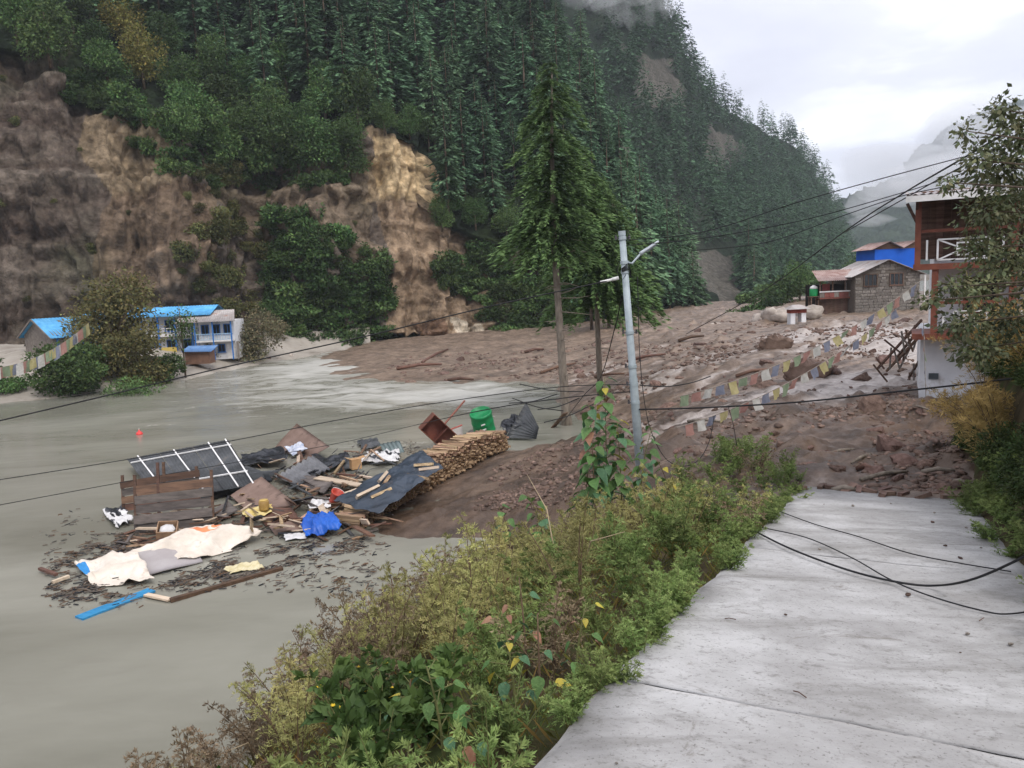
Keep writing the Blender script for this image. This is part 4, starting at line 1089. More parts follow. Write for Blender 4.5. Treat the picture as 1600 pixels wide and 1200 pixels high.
for x in (3.4, 6.0): window(hs, (x, 1.95, 6.2), 1.1, 1.3, brown_p)
for x in (1.9, 4.2, 6.5): window(hs, (x, 1.98, 3.8), 1.1, 1.3, brown_p)
b = MB(); b.hexa([(-.55, -1.3, 7.12), (10, -1.3, 7.12), (10, 7.4, 7.9), (-.55, 7.4, 7.9), (-.55, -1.3, 7.22), (10, -1.3, 7.22), (10, 7.4, 8.0), (-.55, 7.4, 8.0)]); b.build("roof", timber, hs)
tin_sheet("roof_sheet", hs, [(-.6, -1.4, 7.27), (10.1, -1.4, 7.27), (10.1, 7.5, 8.06), (-.6, 7.5, 8.06)], tin, 48, .03)
MB().box((4.7, -1.42, 7.13), (10.6, .06, .2)).build("fascia", white_p, hs)
b = MB(); b.bar((-.25, -1.2, 7.08), (-.25, .2, 6.5), .08, .1); b.bar((-.55, -.6, 7.05), (-.2, -.6, 6.3), .08, .1); b.build("bracket", timber, hs)
MB().box((.45, 1.15, .9), (.32, .05, .22)).build("meter_box", mat("grey_metal_box", lin(70, 76, 80), lin(90, 96, 100), 3, .5), hs)

# ================================================================== PRAYER FLAGS
FLC = [mat("flag_blue", lin(126, 130, 148), lin(144, 148, 162), 8, .85, translucent=.5), mat("flag_white", lin(190, 188, 180), lin(212, 210, 204), 8, .85, translucent=.5),
       mat("flag_red", lin(168, 126, 116), lin(182, 142, 132), 8, .85, translucent=.5), mat("flag_green", lin(134, 150, 122), lin(150, 164, 136), 8, .85, translucent=.5),
       mat("flag_yellow", lin(178, 168, 118), lin(192, 182, 136), 8, .85, translucent=.5)]
twine = mat("twine", lin(120, 112, 104), lin(150, 140, 130), 8, .9)
def sag_line(a, b, sag, n=40):
    a = np.asarray(a, float); b = np.asarray(b, float); t = np.linspace(0, 1, n)[:, None]
    P = a * (1 - t) + b * t; P[:, 2:3] -= sag * 4 * t * (1 - t); return P
def flag_string(pts, n, wd, ht, label, seed, slant=0.0, name="prayer_flag_string", start=.02, end=.98, ragged=0.0, group=None):
    r = np.random.default_rng(seed); pts = np.asarray(pts)
    t_ = thing(name, pts[0], label, "prayer flags", group); P = pts - pts[0]
    MB().tube(P, .012, 4).build("string", twine, t_)
    cum = np.concatenate([[0], np.cumsum(np.linalg.norm(np.diff(P, axis=0), axis=1))]); tot = cum[-1]
    def at(s): return np.array([np.interp(s, cum, P[:, i]) for i in range(3)])
    for i in range(n):
        if r.random() < ragged: continue
        s = tot * (start + (end - start) * (i + .5) / n); a, b = at(s - wd / 2), at(s + wd / 2)
        nu, nvv = 5, 5; u = np.linspace(0, 1, nu)[:, None, None]; v = np.linspace(0, 1, nvv)[None, :, None]
        side = np.cross(b - a, (0, 0, 1.0)); side /= np.linalg.norm(side) + 1e-9
        ph = r.random() * 6.28; sw = r.normal() * .35
        h_ = ht * r.uniform(.85, 1.1)
        V = a * (1 - u) + b * u + np.array([0, 0, -1.0]) * h_ * v + (b - a) / wd * slant * h_ * v + side * (.14 * ht * np.sin(u * 5 + ph + v * 2.5) * (v + .2) + sw * h_ * v ** 1.5)
        ob("flag", mesh_np("flag", V.reshape(-1, 3), grid_faces(nu, nvv), FLC[i % 5], True), t_)
    return t_
FA = D(1440, 437, 26.6)
flag_string(sag_line(FA, D(1050, 622, 21.5), .55), 24, .32, .32, "upper line of faded prayer flags from the guesthouse post over the mud", 1)
flag_string(sag_line(D(1408, 476, 26.4), D(1058, 668, 20.5), .5), 23, .32, .32, "lower line of faded prayer flags sagging over the mud", 2)
flag_string(sag_line(D(1443, 505, 26.3), D(1447, 632, 26.1), .0), 9, .26, .14, "vertical line of small prayer flags down the guesthouse corner", 4)
flag_string(sag_line(D(-60, 575, 57), D(140, 503, 61), 1.2), 30, .5, .85, "line of white and yellow prayer flags across the river", 3)

# ================================================================== FLOOD WRECKAGE ON THE WATER
wood_br = mat("wet_brown_wood", lin(78, 58, 46), lin(112, 84, 66), 1.6, .6, .006, 30, stretch=(.5, 5, 5), spec=.35, rand=.35)
wood_gr = mat("wet_grey_wood", lin(72, 66, 62), lin(104, 96, 90), 1.6, .6, .006, 30, stretch=(.5, 5, 5), spec=.35, rand=.3)
wood_pl = mat("pale_sawn_wood", lin(176, 156, 134), lin(206, 188, 166), 2, .75, stretch=(.5, 5, 5), spec=.2, rand=.15)
tin_dk = mat("dark_tin", lin(52, 54, 56), lin(78, 80, 82), 1.5, .45, spec=.4, c3=lin(96, 92, 88), s3=1.2, p3=.6)
tin_gn = mat("green_grey_tin", lin(92, 106, 104), lin(116, 128, 126), 1.5, .5, spec=.4)
ply_br = mat("brown_plyboard", lin(112, 92, 82), lin(136, 114, 102), 1.2, .7, spec=.25, c3=lin(86, 70, 62), s3=1.6, p3=.57)
black_pl = mat("black_plastic", lin(26, 28, 32), lin(44, 46, 52), 2, .35, spec=.5)
char_tarp = mat("charcoal_tarpaulin", lin(40, 48, 58), lin(58, 68, 80), 1.2, .42, spec=.45)
white_cl = mat("white_cloth", lin(190, 188, 186), lin(216, 214, 212), 3, .85)
firew = mat("split_firewood", lin(128, 104, 82), lin(182, 156, 126), 3, .8, stretch=(.6, 4, 4), rand=.45, spec=.15)
firee = mat("firewood_ends", lin(66, 50, 40), lin(128, 102, 80), 9, .85, rand=.5, spec=.1)

tin_rb = mat("ribbed_tin", lin(92, 92, 94), lin(120, 120, 122), 1.5, .45, spec=.45)
def panel(name, cs, th, m, label, cat, corr=0, amp=.025, warp=.0, parent=None, group=None):
    """a sheet between four photo places with heights, in order round the edge"""
    P = [G(*c) for c in cs]; o = np.mean(P, axis=0); P = [q - o for q in P]
    if corr: V, F = corrugated(corr * 4 + 1, P, amp, .01, corr, 5)
    else: V, F = corrugated(9, P, warp, th, .7, 7)
    me = mesh_np(name, V, F, m, False)
    x = ob(name, me, None, o)
    if label: tag(x, label, cat, group)
    return x
def board(name, a, b, wd, th, m, label=None, cat=None, roll=0.0, group=None, parent=None):
    A_, B_ = G(*a), G(*b); o = (A_ + B_) / 2; d = B_ - A_
    up = np.array([math.sin(roll) * -d[1], math.sin(roll) * d[0], math.cos(roll) * np.linalg.norm(d)])
    mb = MB().bar(A_ - o, B_ - o, wd, th, up)
    x = mb.build(name, m, None, False, o)
    if label: tag(x, label, cat, group)
    return x
def cloth(name, cs, nu, nv, amp, m, label, cat, seed, freq=1.6, edge=.12, bulge=0.0, mi_fn=None, fine=.2):
    P = [G(*c) for c in cs]; o = np.mean(P, axis=0)
    u = np.linspace(0, 1, nu)[:, None, None]; v = np.linspace(0, 1, nv)[None, :, None]
    wob = fbm(np.stack([u[..., 0] * 3.5 + 0 * v[..., 0], v[..., 0] * 3.5 + 0 * u[..., 0], np.full((nu, nv), seed * 1.0)], -1), 2, seed)[..., None] * edge
    uu = np.clip(u + wob * 1.0, -.15, 1.15); vv = v + np.roll(wob, 3, 0) * .9
    V = (P[0] * (1 - uu) + P[1] * uu) * (1 - vv) + (P[3] * (1 - uu) + P[2] * uu) * vv
    f = ridge(np.stack([V[..., 0] * freq, V[..., 1] * freq * .7, V[..., 2] * freq], -1), 4, seed + 3)
    n = np.cross(P[1] - P[0], P[3] - P[0]); n /= np.linalg.norm(n)
    if n[2] < 0: n = -n
    V = V + n * (f * amp + bulge * np.sin(u[..., 0] * 3.14) * np.sin(v[..., 0] * 3.14) + fine * amp * fbm(V * freq * 4, 3, seed + 8))[..., None]
    V[..., 2] = np.maximum(V[..., 2], .01 + .02 * (u + v)[..., 0])
    F = grid_faces(nu, nv); mi = None
    if mi_fn is not None: mi = mi_fn(np.repeat(np.linspace(0, 1, nu - 1), nv - 1), np.tile(np.linspace(0, 1, nv - 1), nu - 1))
    x = ob(name, mesh_np(name, (V - o).reshape(-1, 3), F, m, True, None, mi), None, o)
    md = x.modifiers.new("thickness", 'SOLIDIFY'); md.thickness = .012
    return tag(x, label, cat)

# --- fallen roof: dark sheets on a white frame
cs = [(198, 717, .5), (356, 687, 1.6), (400, 757, .5), (248, 783, .2)]
P = [G(*c) for c in cs]; o = np.mean(P, axis=0)
rf = thing("fallen_roof", o, "fallen roof of dark tin sheets on a white frame among the wreckage", "roof")
nrm = np.cross(P[1] - P[0], P[3] - P[0]); nrm /= np.linalg.norm(nrm); nrm *= np.sign(nrm[2])
def rp_(u, v, h=0.0): return (P[0] * (1 - u) + P[1] * u) * (1 - v) + (P[3] * (1 - u) + P[2] * u) * v - o + nrm * h
for u0, u1 in ((0, .33), (.335, .66), (.665, 1.0)):
    V, F = corrugated(41, [rp_(u0, 0), rp_(u1, 0), rp_(u1, 1), rp_(u0, 1)], .012, .008, 10, 3)
    ob("tin_sheet", mesh_np("tin_sheet", V, F, tin_dk), rf)
for a, b_ in (((.01, .14), (1.0, .14)), ((.01, .74), (1.0, .74)), ((.12, 0), (.12, 1)), ((.48, .02), (.48, 1)), ((.82, 0), (.82, 1)), ((.98, 0), (.98, 1))):
    MB().bar(rp_(*a, .05), rp_(*b_, .05), .055, .05, nrm).build("batten", white_p, rf)

# --- plank walls of a broken shed
def plank_wall(base_l, base_r, n, hp, lean, mats, label, posts=(), gaps=.03, seed=1):
    r = np.random.default_rng(seed)
    A_, B_ = G(*base_l), G(*base_r); d = B_ - A_; L_ = np.linalg.norm(d); d /= L_
    back = np.array([-d[1], d[0], 0]); upv = np.array([0, 0, 1.0]) * math.cos(lean) + back * math.sin(lean)
    t_ = thing("plank_wall", A_, label, "broken wall")
    for i in range(n):
        z0 = i * (hp + gaps); j0, j1 = r.uniform(-.04, .06), r.uniform(-.06, .08)
        off = back * r.normal() * .03; MB().bar(off + d * j0 + upv * (z0 + hp / 2), off + d * (L_ + j1) + upv * (z0 + hp / 2 + r.uniform(-.02, .02)), hp, .035, np.cross(d, upv)).build("plank", mats[i % len(mats)], t_)
    for f, e0, e1 in posts: MB().bar(d * L_ * f + upv * e0 + back * .05, d * L_ * f + upv * e1 + back * .05, .09, .09, d).build("post", wood_br, t_)
    return t_
plank_wall((212, 834, .0), (333, 820, .05), 5, .30, .28, [wood_gr, wood_gr, wood_gr, wood_gr, wood_br], "leaning wall of grey and brown planks at the front of the wreckage", [(.0, 0, 2.0), (.30, .3, 2.35), (1.0, .2, 1.9)], seed=3)
plank_wall((190, 800, .1), (312, 780, .35), 4, .26, .2, [wood_br, wood_br, wood_gr, wood_br], "darker plank wall half hidden behind the front plank wall", [(.02, 0, 1.35), (.55, .2, 1.6), (.97, .2, 1.25)], seed=4)

# --- boards and sheets
panel("plyboard", [(426, 704, .05), (463, 661, 1.35), (514, 697, .55), (486, 716, .0)], .02, ply_br, "large brown board tipped up on its corner at the back of the wreckage", "board", warp=.03)
panel("plyboard", [(360, 774, .2), (408, 744, .75), (464, 788, .35), (388, 800, .1)], .025, ply_br, "flat brown board leaning beside the dark roof", "board", warp=.02)
panel("tin_sheet", [(430, 745, .25), (488, 711, .75), (516, 732, .6), (462, 757, .2)], .01, tin_rb, "ribbed pale grey tin sheet in the middle of the wreckage", "tin sheet", corr=7, amp=.055)
panel("tin_sheet", [(592, 694, .35), (624, 688, .75), (632, 706, .35), (604, 714, .05)], .01, tin_gn, "small curled greenish tin sheet behind the tarpaulin", "tin sheet", corr=5, amp=.03)
panel("tin_sheet", [(288, 792, .1), (362, 738, .3), (440, 732, .35), (420, 752, .15)], .01, tin_dk, "dark sheet lying flat under the ribbed tin", "tin sheet", warp=.05)
board("pale_board", (495, 746, .45), (563, 758, .35), .42, .04, wood_pl, "broad pale board lying behind the red bucket", "board")
board("pale_board", (524, 776, .5), (566, 762, .75), .3, .04, wood_pl, "short pale board sticking out of the red bucket", "board")
board("blue_plank", (123, 966, .03), (237, 922, .04), .36, .05, mat("chipped_blue_paint", lin(40, 118, 164), lin(60, 140, 184), 2, .55, stretch=(1, 4, 4), c3=lin(104, 128, 140), s3=3, p3=.6), "bright blue painted plank floating at the front", "plank")
board("beam", (266, 938, .05), (441, 888, .05), .14, .1, wood_br, "long thin brown beam floating at the front edge", "beam")
board("plank", (228, 929, .06), (266, 937, .05), .16, .05, wood_pl, "short pale plank end by the long brown beam", "plank")
panel("grey_sheet", [(199, 866, .25), (301, 851, .3), (317, 876, .08), (217, 903, .06)], .02, mat("grey_board", lin(156, 148, 146), lin(172, 166, 164), .8, .75, spec=.2), "pale grey sheet lying across the cream tarpaulin", "board", warp=.03)
panel("plyboard", [(330, 800, .15), (356, 782, .35), (372, 796, .3), (345, 812, .1)], .025, wood_gr, "small square grey board with battens beside the plank wall", "board", warp=.02)

# --- tarpaulins
cream = mat("cream_tarpaulin", lin(206, 194, 178), lin(226, 216, 202), 1.5, .6, spec=.3, c3=lin(176, 160, 142), s3=1.2, p3=.6)
orange = mat("orange_tarpaulin", lin(212, 120, 76), lin(226, 140, 96), 2, .6)
cloth("tarpaulin", [(112, 884, .1), (215, 862, .3), (245, 910, .05), (150, 918, .02)], 46, 30, .2, [cream, mat("tarp_blue_print", lin(48, 128, 190), lin(60, 140, 200), 3, .6)], "crumpled cream tarpaulin with blue corner at the front of the wreckage", "tarpaulin", 21, 1.5,
      mi_fn=lambda u, v: ((u < .14) & (v > .05) & (v < .45)).astype(int))
cloth("tarpaulin", [(196, 868, .15), (330, 818, .55), (420, 836, .15), (300, 878, .05)], 70, 34, .22, [cream, orange], "long cream tarpaulin with an orange patch", "tarpaulin", 22, 1.2, bulge=.2,
      mi_fn=lambda u, v: (((u > .70) & (u < .84) & (v > .08) & (v < .42)) | ((u > .9) & (v > .0) & (v < .3))).astype(int))
cloth("tarpaulin", [(470, 812, .25), (520, 800, .5), (538, 828, .2), (482, 842, .05)], 44, 36, .26, mat("blue_tarpaulin", lin(20, 78, 168), lin(34, 98, 192), 2, .45, spec=.4), "crumpled bright blue tarpaulin", "tarpaulin", 23, 2.2, bulge=.3)
cloth("tarpaulin", [(522, 786, .55), (660, 708, 1.35), (694, 735, 1.35), (592, 806, .55)], 80, 46, .2, char_tarp, "large charcoal tarpaulin draped over the firewood stack", "tarpaulin", 24, 1.0, .05, bulge=.16)
cloth("plastic_sheet", [(375, 712, .2), (440, 698, .5), (450, 722, .3), (372, 732, .1)], 40, 24, .22, black_pl, "crumpled black plastic sheet behind the ribbed tin", "plastic sheet", 25, 1.6)
cloth("plastic_sheet", [(488, 715, .3), (548, 712, .3), (540, 728, .15), (500, 738, .2)], 36, 24, .2, black_pl, "black plastic sheet right of the ribbed tin", "plastic sheet", 26, 1.6)
cloth("cloth_heap", [(446, 700, .3), (470, 692, .55), (482, 704, .35), (460, 714, .1)], 24, 20, .14, mat("blue_white_cloth", lin(150, 160, 182), lin(204, 206, 212), 4, .8), "pale blue and white cloth heap below the tipped brown board", "cloth", 27, 3)
cloth("cloth_heap", [(480, 786, .25), (520, 780, .35), (518, 796, .2), (486, 800, .15)], 30, 20, .16, white_cl, "white rags lying left of the charcoal tarpaulin", "cloth", 28, 3)
cloth("cloth_heap", [(572, 708, .15), (628, 706, .3), (622, 722, .15), (566, 726, .08)], 34, 18, .16, [white_cl, black_pl], "scattered white litter behind the tarpaulin", "litter", 29, 3.2, .2, mi_fn=lambda u, v: (fbm(np.stack([u * 5, v * 4, 0 * u], -1), 2, 3) > .3).astype(int))
cloth("cloth_heap", [(352, 886, .06), (404, 878, .12), (412, 888, .06), (356, 898, .04)], 26, 14, .1, mat("straw_paper", lin(190, 176, 130), lin(214, 204, 170), 4, .8), "pale straw coloured rag at the waterline", "cloth", 30, 3)
cloth("cloth_heap", [(446, 836, .06), (480, 832, .1), (478, 842, .05), (446, 846, .04)], 20, 12, .07, white_cl, "small white rag near the blue tarpaulin", "cloth", 31, 3)
cloth("cloth_heap", [(166, 800, .1), (196, 792, .25), (208, 815, .1), (180, 826, .05)], 24, 16, .14, [white_cl, black_pl], "tangle of white and black plastic at the left plank wall", "litter", 32, 3.2, .2, mi_fn=lambda u, v: (fbm(np.stack([u * 4, v * 4, 0 * u + 5], -1), 2, 3) > -.05).astype(int))
cloth("cloth_heap", [(380, 800, .2), (424, 790, .35), (428, 802, .2), (384, 812, .15)], 24, 14, .12, mat("yellow_rag", lin(196, 172, 96), lin(220, 204, 150), 4, .8), "yellow and white rags beside the flat brown board", "cloth", 33, 3)

# --- small solid things
bk = thing("bucket", G(521, 784, .35), "red plastic bucket tipped among the planks", "bucket"); bk.rotation_euler = (.25, .5, 0)
redp = mat("red_plastic", lin(176, 62, 46), lin(196, 80, 60), 4, .5, spec=.4)
MB().lathe([(.16, 0), (.17, .02), (.22, .42), (.235, .43), (.235, .46), (.205, .46), (.15, .04), (.01, .03)], k=20).build("body", redp, bk, True)
an_ = np.linspace(0, math.pi, 14); MB().tube(np.stack([.23 * np.cos(an_), .1 + 0 * an_, .44 + .2 * np.sin(an_) * .5], -1), .008, 5).build("handle", white_p, bk)
dr = thing("drum", G(757, 672, .75), "green plastic drum leaning at the back of the wreckage", "drum"); dr.rotation_euler = (.34, -.26, .3); dr.scale = (1.15, 1.15, 1.3)
grn = mat("green_drum_plastic", lin(14, 118, 66), lin(26, 140, 82), 2, .45, spec=.4)
MB().lathe([(.40, -.35), (.46, -.3), (.47, -.05), (.49, 0), (.47, .05), (.47, .38), (.49, .42), (.47, .46), (.47, .74), (.49, .78), (.45, .84), (.43, .84), (.42, .78), (.02, .77)], k=24).build("body", grn, dr, True)
for i in range(3): MB().box((-.12, -.475, .08 + i * .22), (.18, .03, .045)).build("mark", white_p, dr)
bx = thing("cardboard_box", G(556, 732, .25), "tan cardboard box among scattered sticks", "box", None, .5)
card = mat("cardboard", lin(168, 132, 94), lin(188, 152, 112), 3, .85)
MB().box((0, 0, .22), (.44, .36, .44)).build("body", card, bx)
for i, (sx, ang) in enumerate(((-1, .9), (1, .5))): MB().hexa(np.array([(sx * .22, -.18, .44), (sx * .22, .18, .44), (sx * .22 + sx * .2, .18, .44 + .1 * ang), (sx * .22 + sx * .2, -.18, .44 + .1 * ang), (sx * .22, -.18, .45), (sx * .22, .18, .45), (sx * .22 + sx * .2, .18, .45 + .1 * ang), (sx * .22 + sx * .2, -.18, .45 + .1 * ang)])).build("flap", card, bx)
bx = thing("basket", G(262, 838, .1), "open brown basket box holding a white cloth by the plank wall", "basket", None, .3); bx.rotation_euler = (.35, .1, .3)
q = MB()
for c_, s_ in (((0, -.3, .2), (.6, .03, .4)), ((0, .3, .2), (.6, .03, .4)), ((-.3, 0, .2), (.03, .57, .4)), ((.3, 0, .2), (.03, .57, .4)), ((0, 0, .02), (.57, .57, .03))): q.box(c_, s_)
q.build("body", mat("basket_tan", lin(140, 112, 88), lin(166, 136, 108), 3, .85), bx)
MB().lathe([(.02, .2), (.27, .24), (.24, .33), (.1, .35), (.01, .40)], k=7).build("cloth", white_cl, bx, True)
fl = thing("float", G(218, 679, .0), "small red float drifting alone on the river", "float")
MB().lathe([(.02, -.1), (.16, -.06), (.2, .04), (.14, .15), (.05, .2), (.045, .28), (.01, .285)], k=14).build("body", mat("red_float", lin(214, 60, 60), lin(226, 80, 76), 3, .5), fl, True)
MB().tube([(0, 0, .28), (.06, 0, .34), (0, 0, .38), (-.06, 0, .34), (0, 0, .28)], .012, 5).build("ring", white_p, fl)
yb = thing("gas_stove", G(413, 796, .3), "small brass coloured metal tin beside the flat brown board", "tin", None, .4); yb.name = "metal_tin"
MB().lathe([(.02, 0), (.17, 0), (.18, .02), (.18, .3), (.17, .32), (.02, .32)], k=14).build("body", mat("brass_tin", lin(150, 118, 62), lin(176, 146, 88), 4, .45, spec=.5), yb, True)
MB().lathe([(.02, .32), (.15, .32), (.15, .36), (.02, .37)], k=14).build("lid", mat("yellow_lid", lin(190, 160, 90), lin(206, 178, 110), 4, .5), yb, True)

# --- tipped cabinet
cb = thing("cabinet", G(702, 690, .25), "broken brown wooden cabinet tipped on its side with a red batten", "cabinet", None, .2)
cb.rotation_euler = (.1, -.75, .25); cb.scale = (1.05, 1.05, 1.05)
red_w = mat("dark_red_wood", lin(96, 58, 46), lin(120, 76, 60), 2, .6, rand=.2)
for c_, s_, nm in (((0, .0, .8), (.9, .04, 1.6), "back_panel"), ((-.47, -.25, .8), (.04, .5, 1.62), "side_panel"), ((.47, -.25, .8), (.04, .5, 1.62), "side_panel"), ((0, -.25, 1.6), (.9, .5, .04), "top_panel"), ((0, -.25, .7), (.9, .46, .03), "shelf")):
    MB().box(c_, s_).build(nm, red_w, cb)
panel("loose_board", [(676, 682, .2), (722, 666, .45), (724, 686, .15), (680, 694, .02)], .03, mat("grey_door", lin(140, 132, 124), lin(158, 150, 142), 2, .7), "pale loose board lying in front of the tipped cabinet", "board", warp=.01)
board("red_batten", (676, 682, .45), (722, 664, .85), .08, .05, mat("pink_red_paint", lin(170, 84, 76), lin(184, 100, 90), 4, .6), "faded red batten across the pale loose board", "batten")
board("stick", (690, 668, .6), (726, 626, 1.7), .09, .06, mat("red_stick", lin(120, 74, 62), lin(140, 90, 76), 4, .7), "long reddish stick poking up from the cabinet", "stick")
# --- dark wreck of tin and cloth by the spruce
panel("tin_sheet", [(790, 684, .2), (822, 628, 1.75), (842, 668, .75), (838, 686, .1)], .01, tin_dk, "dark ribbed tin sheet standing up near the spruce trunk", "tin sheet", corr=9, amp=.035)
cloth("plastic_sheet", [(782, 668, .5), (806, 648, 1.1), (822, 662, .8), (794, 682, .2)], 30, 24, .3, black_pl, "black cloth bundle caught on the dark ribbed tin", "plastic sheet", 41, 2.4)
cloth("plastic_sheet", [(560, 690, .15), (590, 686, .3), (596, 698, .15), (566, 702, .06)], 24, 16, .2, tin_dk, "torn dark scrap behind the white litter", "scrap", 42, 2.5, .2)
cloth("plastic_sheet", [(724, 684, .1), (752, 664, .5), (756, 680, .25), (734, 692, .05)], 20, 14, .12, wood_gr, "grey brown scrap left of the green drum", "scrap", 43, 2.5, .2)
board("plank", (864, 668, .0), (884, 645, .9), .4, .05, wood_br, "brown board leaning against the spruce trunk", "plank")

# --- firewood stack
r = np.random.default_rng(77)
S0, S1 = G(566, 828, .0), G(795, 704, .0); S0[2] = S1[2] = 0
sv_ = S1 - S0; SLn = np.linalg.norm(sv_); sv_ /= SLn; pv = np.array([sv_[1], -sv_[0], 0])      # pv points to the mud side
fs = thing("firewood_stack", S0, "long stack of split firewood on the bank under the charcoal tarpaulin", "firewood")
var = []
for k in range(8):
    n = [3, 4, 4, 5, 3, 5, 6, 4][k]; aa = np.sort(r.random(n) * .6 + np.arange(n)) / n * 6.283
    c2 = np.stack([0 * aa, np.cos(aa) * .5 * r.uniform(.7, 1.1, n), np.sin(aa) * .5 * r.uniform(.7, 1.1, n)], -1)
    V = np.concatenate([c2 + (-.5, 0, 0), c2 * r.uniform(.85, 1.05) + (.5, 0, 0)])
    mb = MB(); mb.add(V, [tuple((i, (i + 1) % n, n + (i + 1) % n, n + i)) for i in range(n)]); mb.cur = 1; mb.add(V, [tuple(range(n - 1, -1, -1)), tuple(range(n, 2 * n))])
    var.append(mb.mesh("log", [firew, firee]))
logs = []
def fh(s): return np.interp(s / SLn, [0, .1, .35, .6, .85, 1], [.4, .65, .95, 1.1, .9, .75])
for row in range(13):
    z = .06 + row * .112; s = r.random() * .1
    while s < SLn:
        if z < fh(s): logs.append((s, z, row))
        s += r.uniform(.11, .165)
for _ in range(46): 
    s = r.uniform(.42, .98) * SLn; logs.append((s, fh(s) + r.uniform(0, .1), 99))
order = sorted(range(len(logs)), key=lambda i: -((logs[i][2] == 99) * 5 + (logs[i][1] > fh(logs[i][0]) - .35) * 2 + r.random()))
rv, rf_, rm, nvv = [], [], [], 0
for c_, i in enumerate(order):
    s, z, row = logs[i]; ln = r.uniform(.95, 1.25); th = r.uniform(.10, .17)
    ang = math.atan2(pv[1], pv[0]) + r.normal() * (.06 if row < 99 else .3)
    loc = sv_ * s - pv * (.55 + r.normal() * .05) + np.array([0, 0, z + mud_base(np.array([(S0 + sv_ * s)[0]]), np.array([(S0 + sv_ * s)[1]]))[0].clip(0, .5)])
    if c_ < 298:
        ob("log", var[r.integers(8)], fs, loc, (r.random() * 6.28, r.normal() * .05, ang), (ln, th, th))
    else:
        k = r.integers(8); me_ = var[k]; V = np.array([v.co[:] for v in me_.vertices]) * (ln, th, th)
        a = r.random() * 6.28; Rx = np.array([[1, 0, 0], [0, math.cos(a), -math.sin(a)], [0, math.sin(a), math.cos(a)]])
        V = V @ Rx.T @ rotz(ang).T + loc
        for p_ in me_.polygons: rf_.append([int(q) + nvv for q in p_.vertices]); rm.append(p_.material_index)
        rv.append(V); nvv += len(V)
if rv:
    me_ = bpy.data.meshes.new("logs_below"); me_.from_pydata(np.concatenate(rv).tolist(), [], rf_); me_.materials.append(firew); me_.materials.append(firee)
    me_.polygons.foreach_set("material_index", rm); tag(ob("logs_below", me_, fs), kind="stuff")
for i, (a, b_) in enumerate([((648, 727, 1.42), (676, 725, 1.5)), ((655, 734, 1.38), (686, 730, 1.45)), ((638, 742, 1.25), (668, 748, 1.25)), ((592, 752, 1.1), (604, 738, 1.3)), ((600, 756, 1.05), (608, 744, 1.25)), ((557, 777, .85), (592, 760, 1.0)), ((580, 778, .85), (612, 764, 1.05))]):
    board("split_log", a, b_, .16, .1, wood_pl if i % 2 else firew, "split log lying loose on top of the charcoal tarpaulin", "log", r.random(), "loose logs on the tarpaulin")

# --- loose planks and sticks of the raft
raft = [(330, 790), (470, 760), (560, 740), (600, 800), (560, 850), (440, 830), (300, 860), (180, 860), (200, 800)]
n = 0
while n < 120:
    px, py = r.uniform(150, 610), r.uniform(735, 880)
    if not in_poly(np.array([px]), np.array([py]), raft)[0]: continue
    a = r.normal() * .5 + (-.25); ln = r.uniform(12, 52) * (1 if py > 780 else .6); h = r.uniform(.05, .3) if py < 830 else .06
    board("broken_plank", (px, py, h), (px + ln * math.cos(a), py + ln * .5 * math.sin(a), h + r.uniform(-.04, .12)), r.uniform(.06, .18), r.uniform(.03, .06), [wood_br, wood_gr, wood_br, wood_pl, firew][r.integers(5)],
          "broken plank or stick lying in the floating wreckage", "plank", r.random() * .6, "broken planks in the wreckage"); n += 1
core = [(335, 765), (400, 705), (470, 712), (560, 700), (606, 716), (545, 775), (565, 825), (440, 835), (330, 815)]
n = 0
while n < 150:
    px, py = r.uniform(325, 610), r.uniform(698, 838)
    if not in_poly(np.array([px]), np.array([py]), core)[0]: continue
    a = r.normal() * .8 - .2; ln = r.uniform(10, 46) * (py / 800) ** 2; h = r.uniform(.03, .42)
    board("broken_plank", (px, py, h), (px + ln * math.cos(a), py + ln * .6 * math.sin(a), h + r.normal() * .14), r.uniform(.05, .22), r.uniform(.02, .06), [wood_br, wood_gr, wood_br, wood_gr, tin_dk, wood_pl, firew, black_pl][r.integers(8)],
          "broken board jammed in the tangled middle of the wreckage", "plank", r.random() * 1.2, "broken boards jammed in the wreckage"); n += 1
for i, (cs_, m_, lab) in enumerate([([(340, 745, .1), (385, 725, .35), (430, 742, .2), (360, 765, .05)], tin_dk, "dark bent sheet between fallen roof and ribbed tin"), ([(470, 742, .3), (520, 750, .5), (505, 768, .25), (455, 762, .1)], wood_gr, "grey warped panel under the broad pale board"),
        ([(400, 800, .1), (455, 790, .3), (470, 812, .12), (415, 822, .05)], wood_br, "brown warped panel behind the cream tarpaulin"), ([(300, 832, .08), (352, 818, .25), (360, 832, .1), (312, 846, .04)], wood_gr, "small grey panel at the foot of the plank wall"), ([(520, 722, .1), (556, 716, .3), (560, 730, .12), (530, 738, .05)], tin_dk, "small dark sheet left of the cardboard box"),
        ([(420, 822, .08), (470, 812, .2), (476, 826, .08), (430, 836, .04)], ply_br, "brown panel scrap left of the blue tarpaulin")]):
    panel("bent_panel", cs_, .02, m_, lab, "panel", warp=.07)
for i in range(9):
    px, py = [(545, 748), (540, 742), (552, 752), (530, 730), (566, 706), (570, 745), (528, 752), (75, 893), (95, 905)][i]
    a = [.3, .1, -.2, -1.0, -1.1, .2, .5, .4, -.4][i]
    board("stick", (px - 14 * math.cos(a), py - 12 * math.sin(a), .25 if i < 7 else .1), (px + 14 * math.cos(a), py + 12 * math.sin(a), .4 if i < 7 else .12), .1, .08, [firew, wood_br, wood_pl][i % 3],
          "stick near the cardboard box and litter" if i < 7 else "bent piece of wood at the left tip of the wreckage", "stick", 0, "sticks near the cardboard box" if i < 7 else "wood at the left tip")
